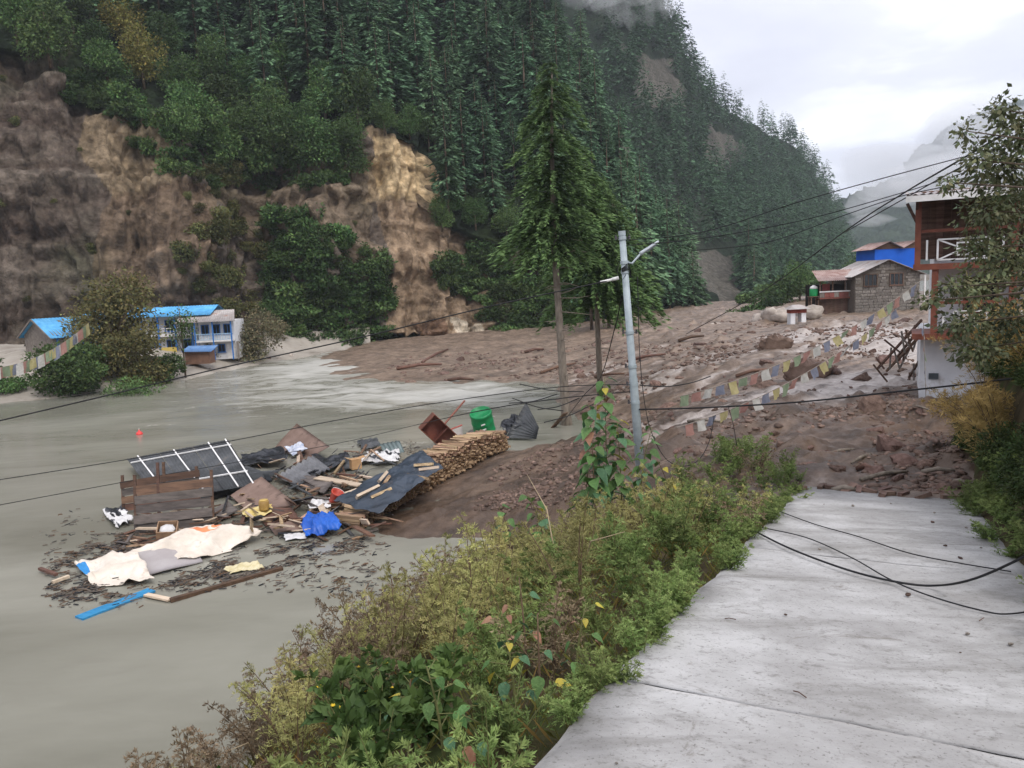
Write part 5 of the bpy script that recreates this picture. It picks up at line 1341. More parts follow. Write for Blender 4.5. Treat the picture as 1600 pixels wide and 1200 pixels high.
# bits nobody could count: splinters, bark and scum drifting round the raft
zones = [([(70, 900), (110, 860), (200, 830), (230, 860), (140, 910), (240, 930), (160, 945), (80, 930)], 700), ([(100, 840), (200, 828), (330, 800), (330, 830), (200, 870), (150, 855)], 420),
         ([(240, 920), (330, 880), (430, 850), (560, 838), (600, 850), (470, 880), (380, 905), (300, 925)], 900), ([(330, 800), (470, 770), (560, 800), (480, 840), (340, 830)], 500), ([(540, 700), (660, 690), (640, 712), (560, 730)], 160), ([(380, 740), (540, 720), (530, 790), (400, 800)], 260)]
V_, F_, M_ = [], [], []; k = 0
zones = [(z_[0], int(z_[1] * 2.2)) for z_ in zones]
for poly, cnt_ in zones:
    xs = np.array(poly); m_ = 0
    while m_ < cnt_:
        px, py = r.uniform(xs[:, 0].min(), xs[:, 0].max()), r.uniform(xs[:, 1].min(), xs[:, 1].max())
        px += r.normal() * 9; py += r.normal() * 4
        if not in_poly(np.array([px]), np.array([py]), poly)[0] and r.random() < .8: continue
        if vn(np.array([px / 17, py / 6, 3.0]), 5) < r.uniform(-.35, .5): continue
        m_ += 1; q = G(px, py, r.uniform(.0, .07)); a = r.normal() * .7 + .5; ln, wd = r.uniform(.03, .24) * (1 + (r.random() < .1)), r.uniform(.008, .034)
        mb = MB().box((0, 0, 0), (ln, wd, wd * .7), rotz(a)); V_.append(mb.V[0] + q); F_ += [[i + k for i in f] for f in mb.F]; M_ += [int(r.integers(4))] * 6; k += 8
me_ = bpy.data.meshes.new("driftwood_litter"); me_.from_pydata(np.concatenate(V_).tolist(), [], F_)
for m_ in (wood_gr, wood_br, black_pl, mat("grey_scum", lin(96, 88, 78), lin(120, 110, 98), 3, .8)): me_.materials.append(m_)
me_.polygons.foreach_set("material_index", M_); tag(ob("driftwood_litter", me_), kind="stuff")

# ================================================================== BOULDERS, LOGS AND WRECKAGE IN THE MUD
mudrock = mat("mud_coated_rock", lin(88, 68, 58), lin(122, 100, 88), 3, .7, .03, 8, rand=.3, spec=.3)
palerock = mat("pale_boulder", lin(150, 140, 130), lin(186, 176, 164), 1.5, .85, .03, 5, rand=.15)
def rock_mesh(seed, flat_=.7):
    r_ = np.random.default_rng(seed); nu_, nv_ = 18, 11
    th = np.linspace(0, 2 * math.pi, nu_, endpoint=False)[:, None]; ph = np.linspace(.02, math.pi - .02, nv_)[None]
    d = np.stack([np.cos(th) * np.sin(ph), np.sin(th) * np.sin(ph), np.cos(ph) + 0 * th], -1)
    rad = 1 + .5 * fbm(d * 1.3 + seed * 3.1, 2, seed) + .2 * fbm(d * 4 + seed, 2, seed + 2)
    # a few flat broken faces
    for _ in range(7):
        n_ = unit(1, r_)[0]; h_ = r_.uniform(.55, .85); dd = (d * rad[..., None]) @ n_; rad = np.where(dd > h_, rad * h_ / np.maximum(dd, 1e-6), rad)
    V = (d * rad[..., None] * (1, .85, flat_)).reshape(-1, 3)
    i = np.arange(nu_)[:, None] * nv_ + np.arange(nv_ - 1)[None]; j = (np.arange(nu_)[:, None] + 1) % nu_ * nv_ + np.arange(nv_ - 1)[None]
    return V, np.stack([i, i + 1, j + 1, j], -1).reshape(-1, 4)
rocks = [mesh_np("boulder", *rock_mesh(700 + k, [.6, .75, .9][k % 3]), mudrock, False) for k in range(7)]
for m_ in rocks:
    m_.polygons.foreach_set("use_smooth", [False] * len(m_.polygons))
prock = [mesh_np("boulder", *rock_mesh(720 + k, .9), palerock, False) for k in range(3)]
r = np.random.default_rng(78); n = 0
mudpoly = [(600, 560), (860, 545), (1000, 520), (1230, 490), (1430, 500), (1430, 640), (1510, 700), (1510, 770), (1260, 760), (1080, 720), (920, 690), (900, 600), (620, 600)]
while n < 150:
    px = r.uniform(540, 1510); py = r.uniform(500, 775)
    if not in_poly(np.array([px]), np.array([py]), mudpoly)[0]: continue
    q = mud_at(px, py); s = r.uniform(.06, .2) * (1 + (q[1] > 35) * r.uniform(.4, 2.6)) * (1.8 if r.random() < .1 else 1)
    o_ = ob("boulder", rocks[r.integers(7)], None, q + np.array([0, 0, -.15 * s]), (r.uniform(-.4, .4), r.uniform(-.4, .4), r.random() * 6.28), s)
    tag(o_, "mud coated boulder half sunk in the mud flow", "boulder", "boulders half sunk in the mud"); n += 1
for px, py, s, lab in [(1362, 642, .42, "upright brown boulder standing out of the dark mud"), (1390, 706, .5, "broad low boulder in the mud below the cable"), (1420, 730, .36, "small boulder beside the driftwood near the road end"), (1205, 690, .16, "small dark stump like stone in the mud by the weeds"),
                       (1215, 545, 1.0, "pointed dark boulder in the middle of the far mud"), (1265, 590, 1.1, "long dark mound of rock between the white rivulets")]:
    q = mud_at(px, py); o_ = ob("boulder", rocks[(px // 7) % 7], None, q + np.array([0, 0, -.05 * s]), (0, 0, px), (s * 1.2, s, s * (1.5 if px == 1362 else 1))); tag(o_, lab, "boulder")
for i, (px, py, Y, s) in enumerate([(1268, 488, 74, 1.0), (1205, 494, 76, 1.2), (1188, 497, 78, .9), (1120, 512, 80, .8), (1104, 512, 82, .7), (1135, 512, 79, .6), (1222, 492, 75, 1.0)]):
    q = D(px, py, Y); q[2] -= .1
    tag(ob("boulder", prock[(i + 1) % 3], None, q, (0, .1, i), (s * 1.2, s, s * .8)), "pale grey boulder along the far rim of the mud" if i else "big rounded pale boulder beside the little shrine", "boulder", "pale boulders on the mud rim" if i else None)
# clods, gravel and splinters carried in the mud: far too many to count
def clod(seed):
    r_ = np.random.default_rng(seed); P = np.array([(1, 0, 0), (-1, 0, 0), (0, 1, 0), (0, -1, 0), (0, 0, 1), (0, 0, -1)], float) * r_.uniform(.6, 1.2, (6, 1)) + r_.normal(size=(6, 3)) * .18
    F = np.array([(0, 2, 4), (2, 1, 4), (1, 3, 4), (3, 0, 4), (2, 0, 5), (1, 2, 5), (3, 1, 5), (0, 3, 5)])
    # one subdivision with jitter gives a broken, angular lump
    V = list(P); mid = {}; F2 = []
    for a, b_, c_ in F:
        e_ = []
        for u, v in ((a, b_), (b_, c_), (c_, a)):
            kk = (min(u, v), max(u, v))
            if kk not in mid: mid[kk] = len(V); V.append((P[u] + P[v]) / 2 * r_.uniform(1.05, 1.5))
            e_.append(mid[kk])
        F2 += [(a, e_[0], e_[2]), (e_[0], b_, e_[1]), (e_[2], e_[1], c_), (e_[0], e_[1], e_[2])]
    return np.array(V), np.array(F2)
CL = [clod(k) for k in range(8)]; V_, F_, C_, k = [], [], [], 0; n = 0
cand = rng.uniform([560, 500], [1530, 800], (60000, 2))
cand = cand[in_poly(cand[:, 0], cand[:, 1], mudpoly) | in_poly(cand[:, 0], cand[:, 1], [(570, 845), (690, 785), (790, 715), (900, 690), (1000, 740), (1000, 800), (850, 880), (700, 850)])]
z0 = np.full(len(cand), 1.6)
for _ in range(5):
    gq = G(cand[:, 0], cand[:, 1], z0); z0 = .5 * z0 + .5 * np.clip(mud_base(gq[:, 0], gq[:, 1]), .0, 4)
gq = G(cand[:, 0], cand[:, 1], z0); zz, _ = mud_height(gq[:, 0], gq[:, 1])
clump = fbm(np.stack([(gq[:, 0] * FD[0] + gq[:, 1] * FD[1]) * .15, (gq[:, 0] * FP[0] + gq[:, 1] * FP[1]) * .4, 0 * zz], -1), 4, 99)
for i in range(len(cand)):
    if zz[i] < .05 or clump[i] < rng.uniform(-.1, .5) or n >= 6500: continue
    n += 1; s = (.015 + .05 * rng.random() ** 3) * (1 + gq[i, 1] / 22); v, f = CL[rng.integers(8)]
    V_.append((v * (1.3, 1, .7)) @ rotz(rng.random() * 6.28).T * s + (gq[i, 0], gq[i, 1], zz[i])); F_.append(f + k); k += len(v)
    b_ = rng.uniform(.5, 1.2) * (1.5 if rng.random() < .08 else 1); C_.append(np.tile((b_, b_, b_ * 1.02), (len(v), 1)))
tag(ob("mud_clods", mesh_np("mud_clods", np.concatenate(V_), np.concatenate(F_), mat("clod_earth", lin(96, 77, 66), lin(126, 106, 94), 3, .75, attr=True, spec=.25), False, np.concatenate(C_))), kind="stuff")
# stranded logs
for a, b_, rad in [((1345, 752), (1418, 742), .05), ((1440, 740), (1492, 730), .05), ((1295, 712), (1335, 706), .04), ((1300, 770), (1340, 772), .06), ((1340, 738), (1364, 742), .07), ((1430, 640), (1462, 646), .03), ((1075, 660), (1130, 662), .06), ((620, 578), (690, 572), .16), ((700, 596), (740, 596), .14),
                   ((845, 584), (900, 570), .12), ((820, 552), (850, 548), .15), ((980, 566), (1040, 556), .12), ((930, 590), (975, 586), .1), ((1060, 535), (1100, 528), .15), ((1490, 755), (1512, 762), .05), ((1360, 720), (1330, 728), .04), ((660, 566), (700, 548), .14), ((1150, 590), (1200, 580), .1)]:
    A_, B_ = mud_at(*a), mud_at(*b_); A_[2] += rad * .8; B_[2] += rad * 1.2; mid = (A_ + B_) / 2 + np.array([0, 0, rad])
    nm = "driftwood_log"; o_ = MB().tube(np.array([A_, mid, B_]) - A_, [rad, rad * 1.05, rad * .6], 7).build(nm, wood_br if rad > .06 else bark_pale, None, True, A_)
    tag(o_, "muddy driftwood log stranded on the mud flow", "log", "driftwood logs on the mud")
# bricks and slabs of mud at the road end
for i in range(16):
    s_, l_ = REND + r.uniform(-.2, .6), r.uniform(-1.6, 1.5); q = Q(s_, l_, .04)
    b = MB().box((0, 0, 0), (r.uniform(.15, .42), r.uniform(.08, .16), .08), rotz(r.normal() * .3 + .4)); o_ = b.build("broken_block", mudrock, None, False, q); o_.rotation_euler = (r.normal() * .15, r.normal() * .15, r.normal() * .4)
    tag(o_, "muddy block of rubble at the drowned end of the road", "rubble", "rubble at the road end")
# broken fence swept against the guesthouse
for i, (a, b_) in enumerate([((1372, 575), (1440, 500)), ((1385, 580), (1446, 516)), ((1400, 560), (1432, 520)), ((1420, 590), (1448, 545))]):
    A_, B_ = mud_at(*a), mud_at(*b_); A_ = D(a[0], a[1], 33.0); B_ = D(b_[0], b_[1], 30.0)
    t_ = thing("broken_fence", A_, ["swept away fence rail with leaning pickets before the guesthouse", "second fence rail with pickets pushed against the guesthouse", "short fence piece tilted in the white water", "low fence piece at the foot of the guesthouse"][i], "fence")
    d = B_ - A_
    MB().bar((0, 0, 0), d, .07, .09).build("rail", timber, t_)
    for k in range(5):
        f = (k + r.uniform(.1, .9)) / 5; b0 = d * f; ln = r.uniform(.3, .9)
        MB().bar(b0 + np.array([0, 0, -ln * .7]), b0 + np.array([r.normal() * .3, 0, ln * .35]), .07, .03, (0, 1, 0)).build("picket", grey_wood if k % 2 else timber, t_)

# ================================================================== PLANTS OF THE FAR BANK
def bank_pt(px, Y):
    q = D(px, 560, Y); q[2] = bank_z(q[0], q[1]) - .1; return q
brown_lf = mat("autumn_olive_leaves", lin(98, 98, 64), lin(130, 122, 80), 1.2, .7, attr=True, spec=.15, translucent=.15)
grey_lf = mat("grey_green_leaves", lin(108, 104, 80), lin(136, 130, 104), 2, .75, attr=True, spec=.1, translucent=.15)
def own_tree(name, q, label, cat, n, R_, H, base, leaf, m, seed, lobes=18, trunk_r=.16, trunk_h=None, limbs=True, **kw):
    t_ = thing(name, q, label, cat); hh = trunk_h or H * .75
    lb = []
    if limbs:
        r_ = np.random.default_rng(seed)
        for i in range(7):
            a = r_.random() * 6.28; z0 = hh * r_.uniform(.25, .7); e_ = (math.cos(a) * R_ * .7, math.sin(a) * R_ * .7, z0 + H * .25)
            lb.append(([(0, 0, z0), (e_[0] * .5, e_[1] * .5, z0 + H * .16), e_], [trunk_r * .45, trunk_r * .3, .01]))
    ob("trunk", trunk_mesh("trunk", [(0, 0, -.5), (.06, 0, hh * .5), (0, .05, hh)], [trunk_r, trunk_r * .7, .02], bark, lb, 7), t_)
    ob("crown", crown_mesh("crown", leafcloud(n, lobes_for(seed, lobes, R_, H, base), leaf, seed + 1, **kw), m), t_)
    return t_
own_tree("broadleaf_tree", bank_pt(182, 72), "big olive brown tree in front of the lodges across the river", "tree", 11000, 4.5, 11.0, .1, .32, brown_lf, 801, 24, .2, shell=.35)
own_tree("broadleaf_tree", bank_pt(215, 70), "shorter olive brown tree beside the big one before the lodge", "tree", 5600, 3.2, 6.4, .1, .28, brown_lf, 802, 14, .14, shell=.35)
own_tree("broadleaf_tree", bank_pt(287, 74), "thin dark stemmed tree in front of the blue lodge", "tree", 700, 1.5, 8.2, .5, .24, leaf_d, 803, 9, .1, 7.2, shell=.3)
own_tree("broadleaf_tree", bank_pt(-52, 64), "green tree at the very edge beside the prayer flags across the river", "tree", 7000, 3.4, 8.2, .1, .26, leaf_d, 804, 20, .18, shell=.4)
own_tree("broadleaf_tree", bank_pt(135, 80), "thin brownish tree behind the flags near the stone house", "tree", 1400, 2.0, 7.0, .3, .26, brown_lf, 812, 12, .1, shell=.3)
def own_bush(q, label, n, R_, H, leaf, m, seed, lobes=14, **kw):
    return tag(ob("shrub", crown_mesh("shrub", leafcloud(n, lobes_for(seed, lobes, R_, H, .08), leaf, seed + 1, **kw), m), None, q), label, "shrub")
own_bush(bank_pt(112, 66), "round green bush on the sandy bank across the river", 9500, 3.5, 4.7, .28, leaf_d, 805, 20, shell=.6)
own_bush(bank_pt(252, 72), "dark green bush between the trees and the lodge", 3200, 2.0, 3.4, .26, leaf_d, 806)
own_bush(bank_pt(398, 88), "grey green round bush right of the balcony house", 6500, 3.4, 5.8, .28, grey_lf, 807, 16, shell=.55)
own_bush(bank_pt(435, 97), "small grey bush at the cliff foot beside the rapids", 1300, 2.2, 3.0, .24, grey_lf, 808)
own_bush(bank_pt(12, 66), "low dark bush under the far prayer flags", 2400, 2.4, 1.7, .22, leaf_d, 809)
own_bush(bank_pt(205, 64), "low dark undergrowth clump at the trunk of the big tree", 1600, 2.6, 1.9, .2, leaf_d, 810)
own_bush(bank_pt(330, 84), "grey brown scrub under the balcony house", 900, 1.7, 1.6, .2, grey_lf, 811)
r = np.random.default_rng(90)
for i in range(26):
    px = r.uniform(60, 470); Y = np.interp(px, [0, 170, 300, 450], [65, 69, 76, 92]) + r.uniform(0, 5); s = r.uniform(.15, .5); q = bank_pt(px, Y)
    tag(ob("boulder", rocks[i % 7] if i % 3 else prock[i % 3], None, q, (0, 0, i), s), "stone on the sandy bank across the river", "boulder", "stones on the far bank")

# ================================================================== LAMP POLE AND CABLES
PB = mud_at(1003, 752, 2.7); PB[2] -= .3
PT = D(972, 366, PB[1])
galv = mat("galvanised_steel", lin(142, 154, 158), lin(170, 180, 184), 3, .5, spec=.45, c3=lin(126, 132, 132), s3=2, p3=.6)
black_rub = mat("black_cable", lin(22, 22, 24), lin(34, 34, 36), 5, .6, spec=.3)
pl = thing("lamp_pole", PB, "grey steel street lamp pole leaning beside the tall weeds", "street lamp")
ax_ = PT - PB; PL = np.linalg.norm(ax_); au = ax_ / PL
MB().tube([(0, 0, 0), ax_ * .45, ax_ * .46, ax_], [.125, .108, .098, .082], 20).build("pole", galv, pl, True)
MB().tube([ax_ * .995, ax_ * 1.012], [.092, .092], 20).build("cap", galv, pl)
def onp(f): return ax_ * f
fr_ = lambda x, y: D(x, y, PB[1]) - PB
arm0, arm1 = fr_(984, 412), fr_(1004, 393)
MB().tube([onp(.90), arm0 + np.array([.05, -.05, 0]), arm1], .028, 8).build("lamp_arm", galv, pl, True)
hd = MB(); e0, e1 = fr_(1000, 397), fr_(1026, 379); d = (e1 - e0); d /= np.linalg.norm(d); sd_ = np.cross(d, (0, 1.0, 0)); sd_ /= np.linalg.norm(sd_); sd_ *= np.sign(sd_[2]); lt = np.cross(d, sd_)
Vh = []; nr_ = 9
for i in range(nr_):
    f = i / (nr_ - 1); wd = .11 * math.sin(min(1, .25 + f * 1.1) * 1.57) * (1 - .75 * max(0, f - .8) / .2); th = .055 * (1 - .5 * f)
    cpt = e0 + (e1 - e0) * f * 1.12
    for a in np.linspace(0, 6.283, 12, endpoint=False): Vh.append(cpt + lt * wd * math.cos(a) + sd_ * th * math.sin(a))
Fh = [(i * 12 + j, i * 12 + (j + 1) % 12, (i + 1) * 12 + (j + 1) % 12, (i + 1) * 12 + j) for i in range(nr_ - 1) for j in range(12)] + [tuple(range(11, -1, -1)), tuple((nr_ - 1) * 12 + j for j in range(12))]
hd.add(Vh, Fh); hh = hd.build("lamp_head", mat("pale_lamp_shell", lin(176, 184, 188), lin(196, 202, 206), 3, .45, spec=.4), pl, True)
MB().box((e0 + e1) / 2 * 1.0 + (e1 - e0) * .15 - sd_ * .045 - np.array([0, .0, 0]), (.3, .12, .02), np.array([d, lt, sd_]).T).build("lens", mat("lamp_lens", lin(90, 96, 100), lin(120, 126, 130), 3, .25), hh)
for f in (.985, .895, .86, .63, .50, .43, .36):
    MB().tube([onp(f - .006), onp(f + .006)], [.125 - .03 * f + .006] * 2, 16).build("band", galv, pl)
for f, sx in ((.985, -1), (.985, 1), (.63, -1), (.5, -1), (.43, -1), (.63, 1), (.36, -1)):
    b = MB(); b.tube([onp(f), onp(f) + np.array([sx * .16, -.03, 0])], .012, 6); b.lathe([(.01, -.05), (.035, -.045), (.022, -.015), (.035, .0), (.022, .03), (.03, .05), (.01, .06)], onp(f) + np.array([sx * .17, -.03, .02]), 10); b.build("insulator", mat("dark_insulator", lin(48, 46, 48), lin(66, 64, 66), 4, .4), pl)
b = MB(); b.tube([fr_(938, 441), fr_(956, 437)], .034, 8); b.tube([fr_(956, 437), fr_(967, 434)], .046, 8); b.build("white_insulator", white_p, pl, True)
b = MB(); b.tube([onp(.85) + np.array([0, -.11, 0]), onp(.80) + np.array([-.16, -.1, .12]), onp(.83) + np.array([-.22, -.08, .25]), onp(.88) + np.array([-.14, -.08, .1])], .01, 5)
for i in range(5): b.tube([onp(.86) + np.array([-.1, -.1, .02 * i]), onp(.87 + .01 * i) + np.array([.1, -.11, -.03 * i]), onp(.84) + np.array([.14, .0, .03 * i])], .012, 5)
b.build("wire_bundle", black_rub, pl)

def cable(label, pts, rad=.018, smooth=True, name="cable"):
    P = np.array(pts, float)
    if smooth and len(P) > 2:      # Catmull-Rom through the given places
        Q_ = np.vstack([2 * P[0] - P[1], P, 2 * P[-1] - P[-2]]); out_ = []
        for i in range(1, len(Q_) - 2):
            for t in np.linspace(0, 1, 14, endpoint=False):
                p0, p1, p2, p3 = Q_[i - 1:i + 3]
                out_.append(.5 * (2 * p1 + (p2 - p0) * t + (2 * p0 - 5 * p1 + 4 * p2 - p3) * t * t + (3 * p1 - p0 - 3 * p2 + p3) * t ** 3))
        out_.append(P[-1]); P = np.array(out_)
    o_ = P[0]; x = MB().tube(P - o_, rad * .85, 6).build(name, black_rub, None, True, o_)
    return tag(x, label, "cable")
Yp = PB[1]
cable("thick cable from the lamp pole sagging high across the river to the edge", [D(958, 437, Yp), D(760, 480, Yp - .3), D(560, 528, Yp - .8), D(350, 574, Yp - 1.2), D(150, 622, Yp - 1.6), D(-80, 676, Yp - 2)], .021)
cable("middle thin cable crossing the water above the wreckage", [D(990, 600, Yp), D(870, 605, Yp), D(700, 627, Yp), D(540, 654, Yp), D(360, 689, Yp), D(180, 721, Yp), D(-80, 762, Yp)], .014)
cable("lowest thin cable running behind the wreckage over the water", [D(985, 612, Yp), D(880, 622, Yp), D(760, 640, Yp), D(650, 664, 34), D(550, 688, 34), D(420, 713, 32), D(200, 752, 28), D(-60, 800, 24)], .016)
cable("heavy black cable from the pole across the mud to the hedge", [D(990, 640, Yp), D(1100, 637, Yp - 1), D(1250, 628, Yp - 2.5), D(1400, 612, Yp - 4), D(1520, 599, Yp - 5.2), D(1660, 582, Yp - 6.2)], .024)
cable("short cable along the mud right of the pole", [D(1000, 602, Yp), D(1040, 604, Yp + .4), D(1080, 598, Yp + 1.2), D(1110, 588, Yp + 2.2)], .018)
HR = lambda x, y, Y: D(x, y, Y)
cable("upper power line from the pole top to the far right", [HR(975, 376, Yp), HR(1100, 362, Yp - .6), HR(1250, 315, Yp - 1.5), HR(1400, 273, Yp - 2.4), HR(1640, 210, Yp - 3.6)], .014)
cable("second power line just below the upper one", [HR(976, 384, Yp), HR(1100, 372, Yp - .3), HR(1250, 345, Yp - 1.2), HR(1400, 304, Yp - 2), HR(1500, 272, Yp - 2.6), HR(1640, 226, Yp - 3.4)], .013)
cable("slack line from the mountain side to the guesthouse tree", [HR(1080, 392, Yp), HR(1200, 378, Yp), HR(1320, 336, Yp - .5), HR(1410, 306, Yp - 1), HR(1500, 285, Yp - 1.6), HR(1640, 236, Yp - 2.4)], .014)
cable("diagonal service cable falling to the mud at the valley mouth", [HR(1072, 522, 60), HR(1190, 456, 46), HR(1325, 358, 34), HR(1410, 303, 27), HR(1500, 250, 21), HR(1640, 168, 16)], .03)
cable("thin diagonal cable beside the service cable", [HR(1322, 362, 34), HR(1410, 312, 27), HR(1500, 262, 21), HR(1640, 190, 16)], .022)
cable("loop of cable hanging from the pole into the mud", [D(996, 432, Yp - .1), D(1000, 560, Yp - .15), D(1012, 655, Yp - .2), D(1035, 710, Yp - .2), D(1062, 728, Yp - .2), D(1090, 720, Yp), D(1108, 690, Yp + .2), D(1116, 650, Yp + .4)], .012)
cable("thin wire dangling into the mud from the heavy cable", [D(1138, 636, Yp - 1.3), D(1146, 665, Yp - 1.2), D(1152, 700, Yp - 1), D(1158, 718, Yp - .6)], .009)
cable("drop cable from the pole down to the foot of the spruce", [D(972, 462, Yp), D(960, 515, Yp + 2), D(938, 590, Yp + 7), D(912, 618, Yp + 13), D(880, 660, 39)], .018)
for i, (a, b_) in enumerate([((795, 630), (870, 616)), ((812, 600), (912, 612)), ((840, 640), (905, 622)), ((850, 660), (930, 630)), ((800, 622), (880, 642))]):
    cable(["bent wire left of the spruce trunk", "wire above the dark ribbed tin", "wire crossing the spruce trunk low down", "lowest wire crossing the spruce foot", "wire falling to the spruce foot"][i], [D(a[0], a[1], 38), D((a[0] + b_[0]) / 2, (a[1] + b_[1]) / 2 + 4, 38.5), D(b_[0], b_[1], 39)], .03)
def road_pt(px, py, up=.03):
    d = ray(px, py); t = ((RO + rn * up - CAM) @ rn) / (d @ rn); return CAM + d * t
cable("black cable lying in a curve across the concrete road", [road_pt(1165, 822), road_pt(1230, 855), road_pt(1320, 889), road_pt(1400, 909), road_pt(1460, 915), road_pt(1520, 905, .25), road_pt(1600, 870, .6), road_pt(1680, 825, .9)], .014, name="fallen_cable")
cable("thin cable on the road crossing under the black one", [road_pt(1190, 824), road_pt(1260, 840), road_pt(1330, 871), road_pt(1390, 905), road_pt(1450, 930), road_pt(1530, 953), road_pt(1580, 959), road_pt(1660, 945)], .009, name="fallen_cable")
cable("thin grey cable higher up the road", [road_pt(1200, 792), road_pt(1270, 818), road_pt(1340, 838), road_pt(1420, 864), road_pt(1500, 880), road_pt(1580, 893)], .009, name="fallen_cable")

# ================================================================== ROADSIDE PLANTS
def weed(seed, h, stems, leafL, leafW, m_leaf, m_stem, nb=16, nl=13, spread=.45, droop=.5, tip_pale=.3, flowers=None):
    """stems that fork into side shoots thick with narrow leaves"""
    r_ = np.random.default_rng(seed); mb = MB(); C, Dd, Nn, Ln, Wd, Cl = [], [], [], [], [], []; fl_ = []
    for s in range(stems):
        a = r_.random() * 6.28; ln = h * r_.uniform(.6, 1.05); out_ = spread * r_.uniform(.3, 1.0)
        t = np.linspace(0, 1, 7)[:, None]
        st = np.array([math.cos(a), math.sin(a), 0]) * out_ * ln * t ** 1.5 + np.array([0, 0, 1.0]) * ln * (t - .25 * out_ * t ** 3) + np.array([math.cos(a), math.sin(a), 0]) * .06
        mb.tube(st, np.linspace(.008, .002, 7) * (1 + h * .3), 4, False)
        for b in range(nb):
            f = .18 + .8 * (b + r_.random()) / nb; base = np.array([np.interp(f, t[:, 0], st[:, i]) for i in range(3)])
            ba = r_.random() * 6.28; bl = ln * .30 * (1.15 - f) * r_.uniform(.6, 1.3) + .04
            dv = np.array([math.cos(ba), math.sin(ba), r_.uniform(.25, 1.0)]); dv /= np.linalg.norm(dv)
            u = (np.arange(nl) + r_.random(nl)) / nl
            pos = base + dv * (u * bl)[:, None]; pos[:, 2] -= droop * bl * u ** 2
            dr_ = dv + unit(nl, r_) * .85; dr_[:, 2] += .1 - droop * .5 * u
            C.append(pos); Dd.append(dr_); n_ = unit(nl, r_) * .7; n_[:, 2] += .8; Nn.append(n_)
            Ln.append(leafL * r_.uniform(.55, 1.25, nl)); Wd.append(leafW * r_.uniform(.7, 1.3, nl))
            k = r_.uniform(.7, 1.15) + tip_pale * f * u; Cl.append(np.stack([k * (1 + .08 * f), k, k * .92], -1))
            if flowers and f > .7 and r_.random() < .3: fl_.append(base + dv * bl)
    V, F, c = rhomb(*[np.concatenate(x) for x in (C, Dd, Nn, Ln, Wd)], np.concatenate(Cl), fold=.12)
    sv = np.concatenate(mb.V); sf = [f for f in mb.F if len(f) == 4]
    VV = np.concatenate([V, sv]); FF = [F, np.array(sf) + len(V)]; mi = np.concatenate([np.zeros(len(F)), np.ones(len(sf))]); cc = np.concatenate([c, np.ones((len(sv), 3))]); mats_ = [m_leaf, m_stem]
    if fl_:
        fl_ = np.repeat(np.array(fl_), 6, 0); n = len(fl_); ang = np.tile(np.arange(6) * 1.047, n // 6)
        dd = np.stack([np.cos(ang), np.sin(ang), .5 + 0 * ang], -1); fv, ff, fc_ = rhomb(fl_, dd, np.tile([0, 0, 1.0], (n, 1)), .028, .02, np.ones((n, 3)))
        FF.append(ff + len(VV)); VV = np.concatenate([VV, fv]); cc = np.concatenate([cc, fc_]); mi = np.concatenate([mi, np.full(len(ff), 2)]); mats_.append(flowers)
    return mesh_np("weed_plant", VV, FF, mats_, False, cc, mi)
stem_g = mat("green_stem", lin(92, 96, 58), lin(112, 112, 70), 6, .8)
stem_b = mat("brown_stem", lin(84, 66, 52), lin(118, 98, 78), 6, .8)
wl_ol = mat("olive_weed_leaves", lin(138, 142, 92), lin(174, 172, 120), 1.2, .75, attr=True, rand=.32, spec=.12, translucent=.25)
wl_br = mat("dead_weed_leaves", lin(112, 100, 84), lin(146, 132, 112), 3, .85, attr=True, rand=.25, spec=.08, translucent=.15)
wl_gr = mat("green_weed_leaves", lin(98, 122, 70), lin(136, 154, 98), 3, .7, attr=True, rand=.25, spec=.15, translucent=.25)
wl_nt = mat("nettle_leaves", lin(60, 86, 48), lin(88, 112, 62), 3, .6, attr=True, rand=.2, spec=.2, translucent=.25)
yel = mat("yellow_flower", lin(214, 180, 40), lin(226, 196, 60), 3, .7)
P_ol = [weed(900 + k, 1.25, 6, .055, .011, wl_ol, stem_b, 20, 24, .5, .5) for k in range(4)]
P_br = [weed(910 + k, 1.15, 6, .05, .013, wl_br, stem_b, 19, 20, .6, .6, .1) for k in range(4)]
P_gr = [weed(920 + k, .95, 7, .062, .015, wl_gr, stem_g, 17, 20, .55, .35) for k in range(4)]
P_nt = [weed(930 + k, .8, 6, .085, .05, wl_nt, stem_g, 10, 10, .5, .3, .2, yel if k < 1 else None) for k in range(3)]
KIND = {"ol": (P_ol, "olive yellow feathery weed between road and water", "olive weeds on the slope"), "br": (P_br, "withered brown weed low on the slope near the water", "withered brown weeds on the slope"),
        "gr": (P_gr, "fresh green bushy weed along the edge of the concrete road", "green weeds along the road edge"), "nt": (P_nt, "leafy green nettle with small flowers on the slope", "nettles on the slope")}
r = np.random.default_rng(95); put = []
def wz(s): return "at the front" if s < 5 else "midway down the slope" if s < 10 else "around the lamp pole" if s < 14 else "near the mud"
def place_weed(kind, s, t, sc_=1.0):
    q = slope_at(s, t); src, lab, grp = KIND[kind]
    zm = float(mud_base(q[0:1], q[1:2])[0])
    if q[1] > 15.5 and zm > q[2]: q[2] = zm - .05
    k = sc_ * r.uniform(.75, 1.25)
    tag(ob("weed_plant", src[r.integers(len(src))], None, q + np.array([0, 0, -.03]), (r.normal() * .12, r.normal() * .12, r.random() * 6.28), (k, k, k * r.uniform(.85, 1.2))), lab + ", " + wz(s), "weed", grp + " " + wz(s))
n = 0
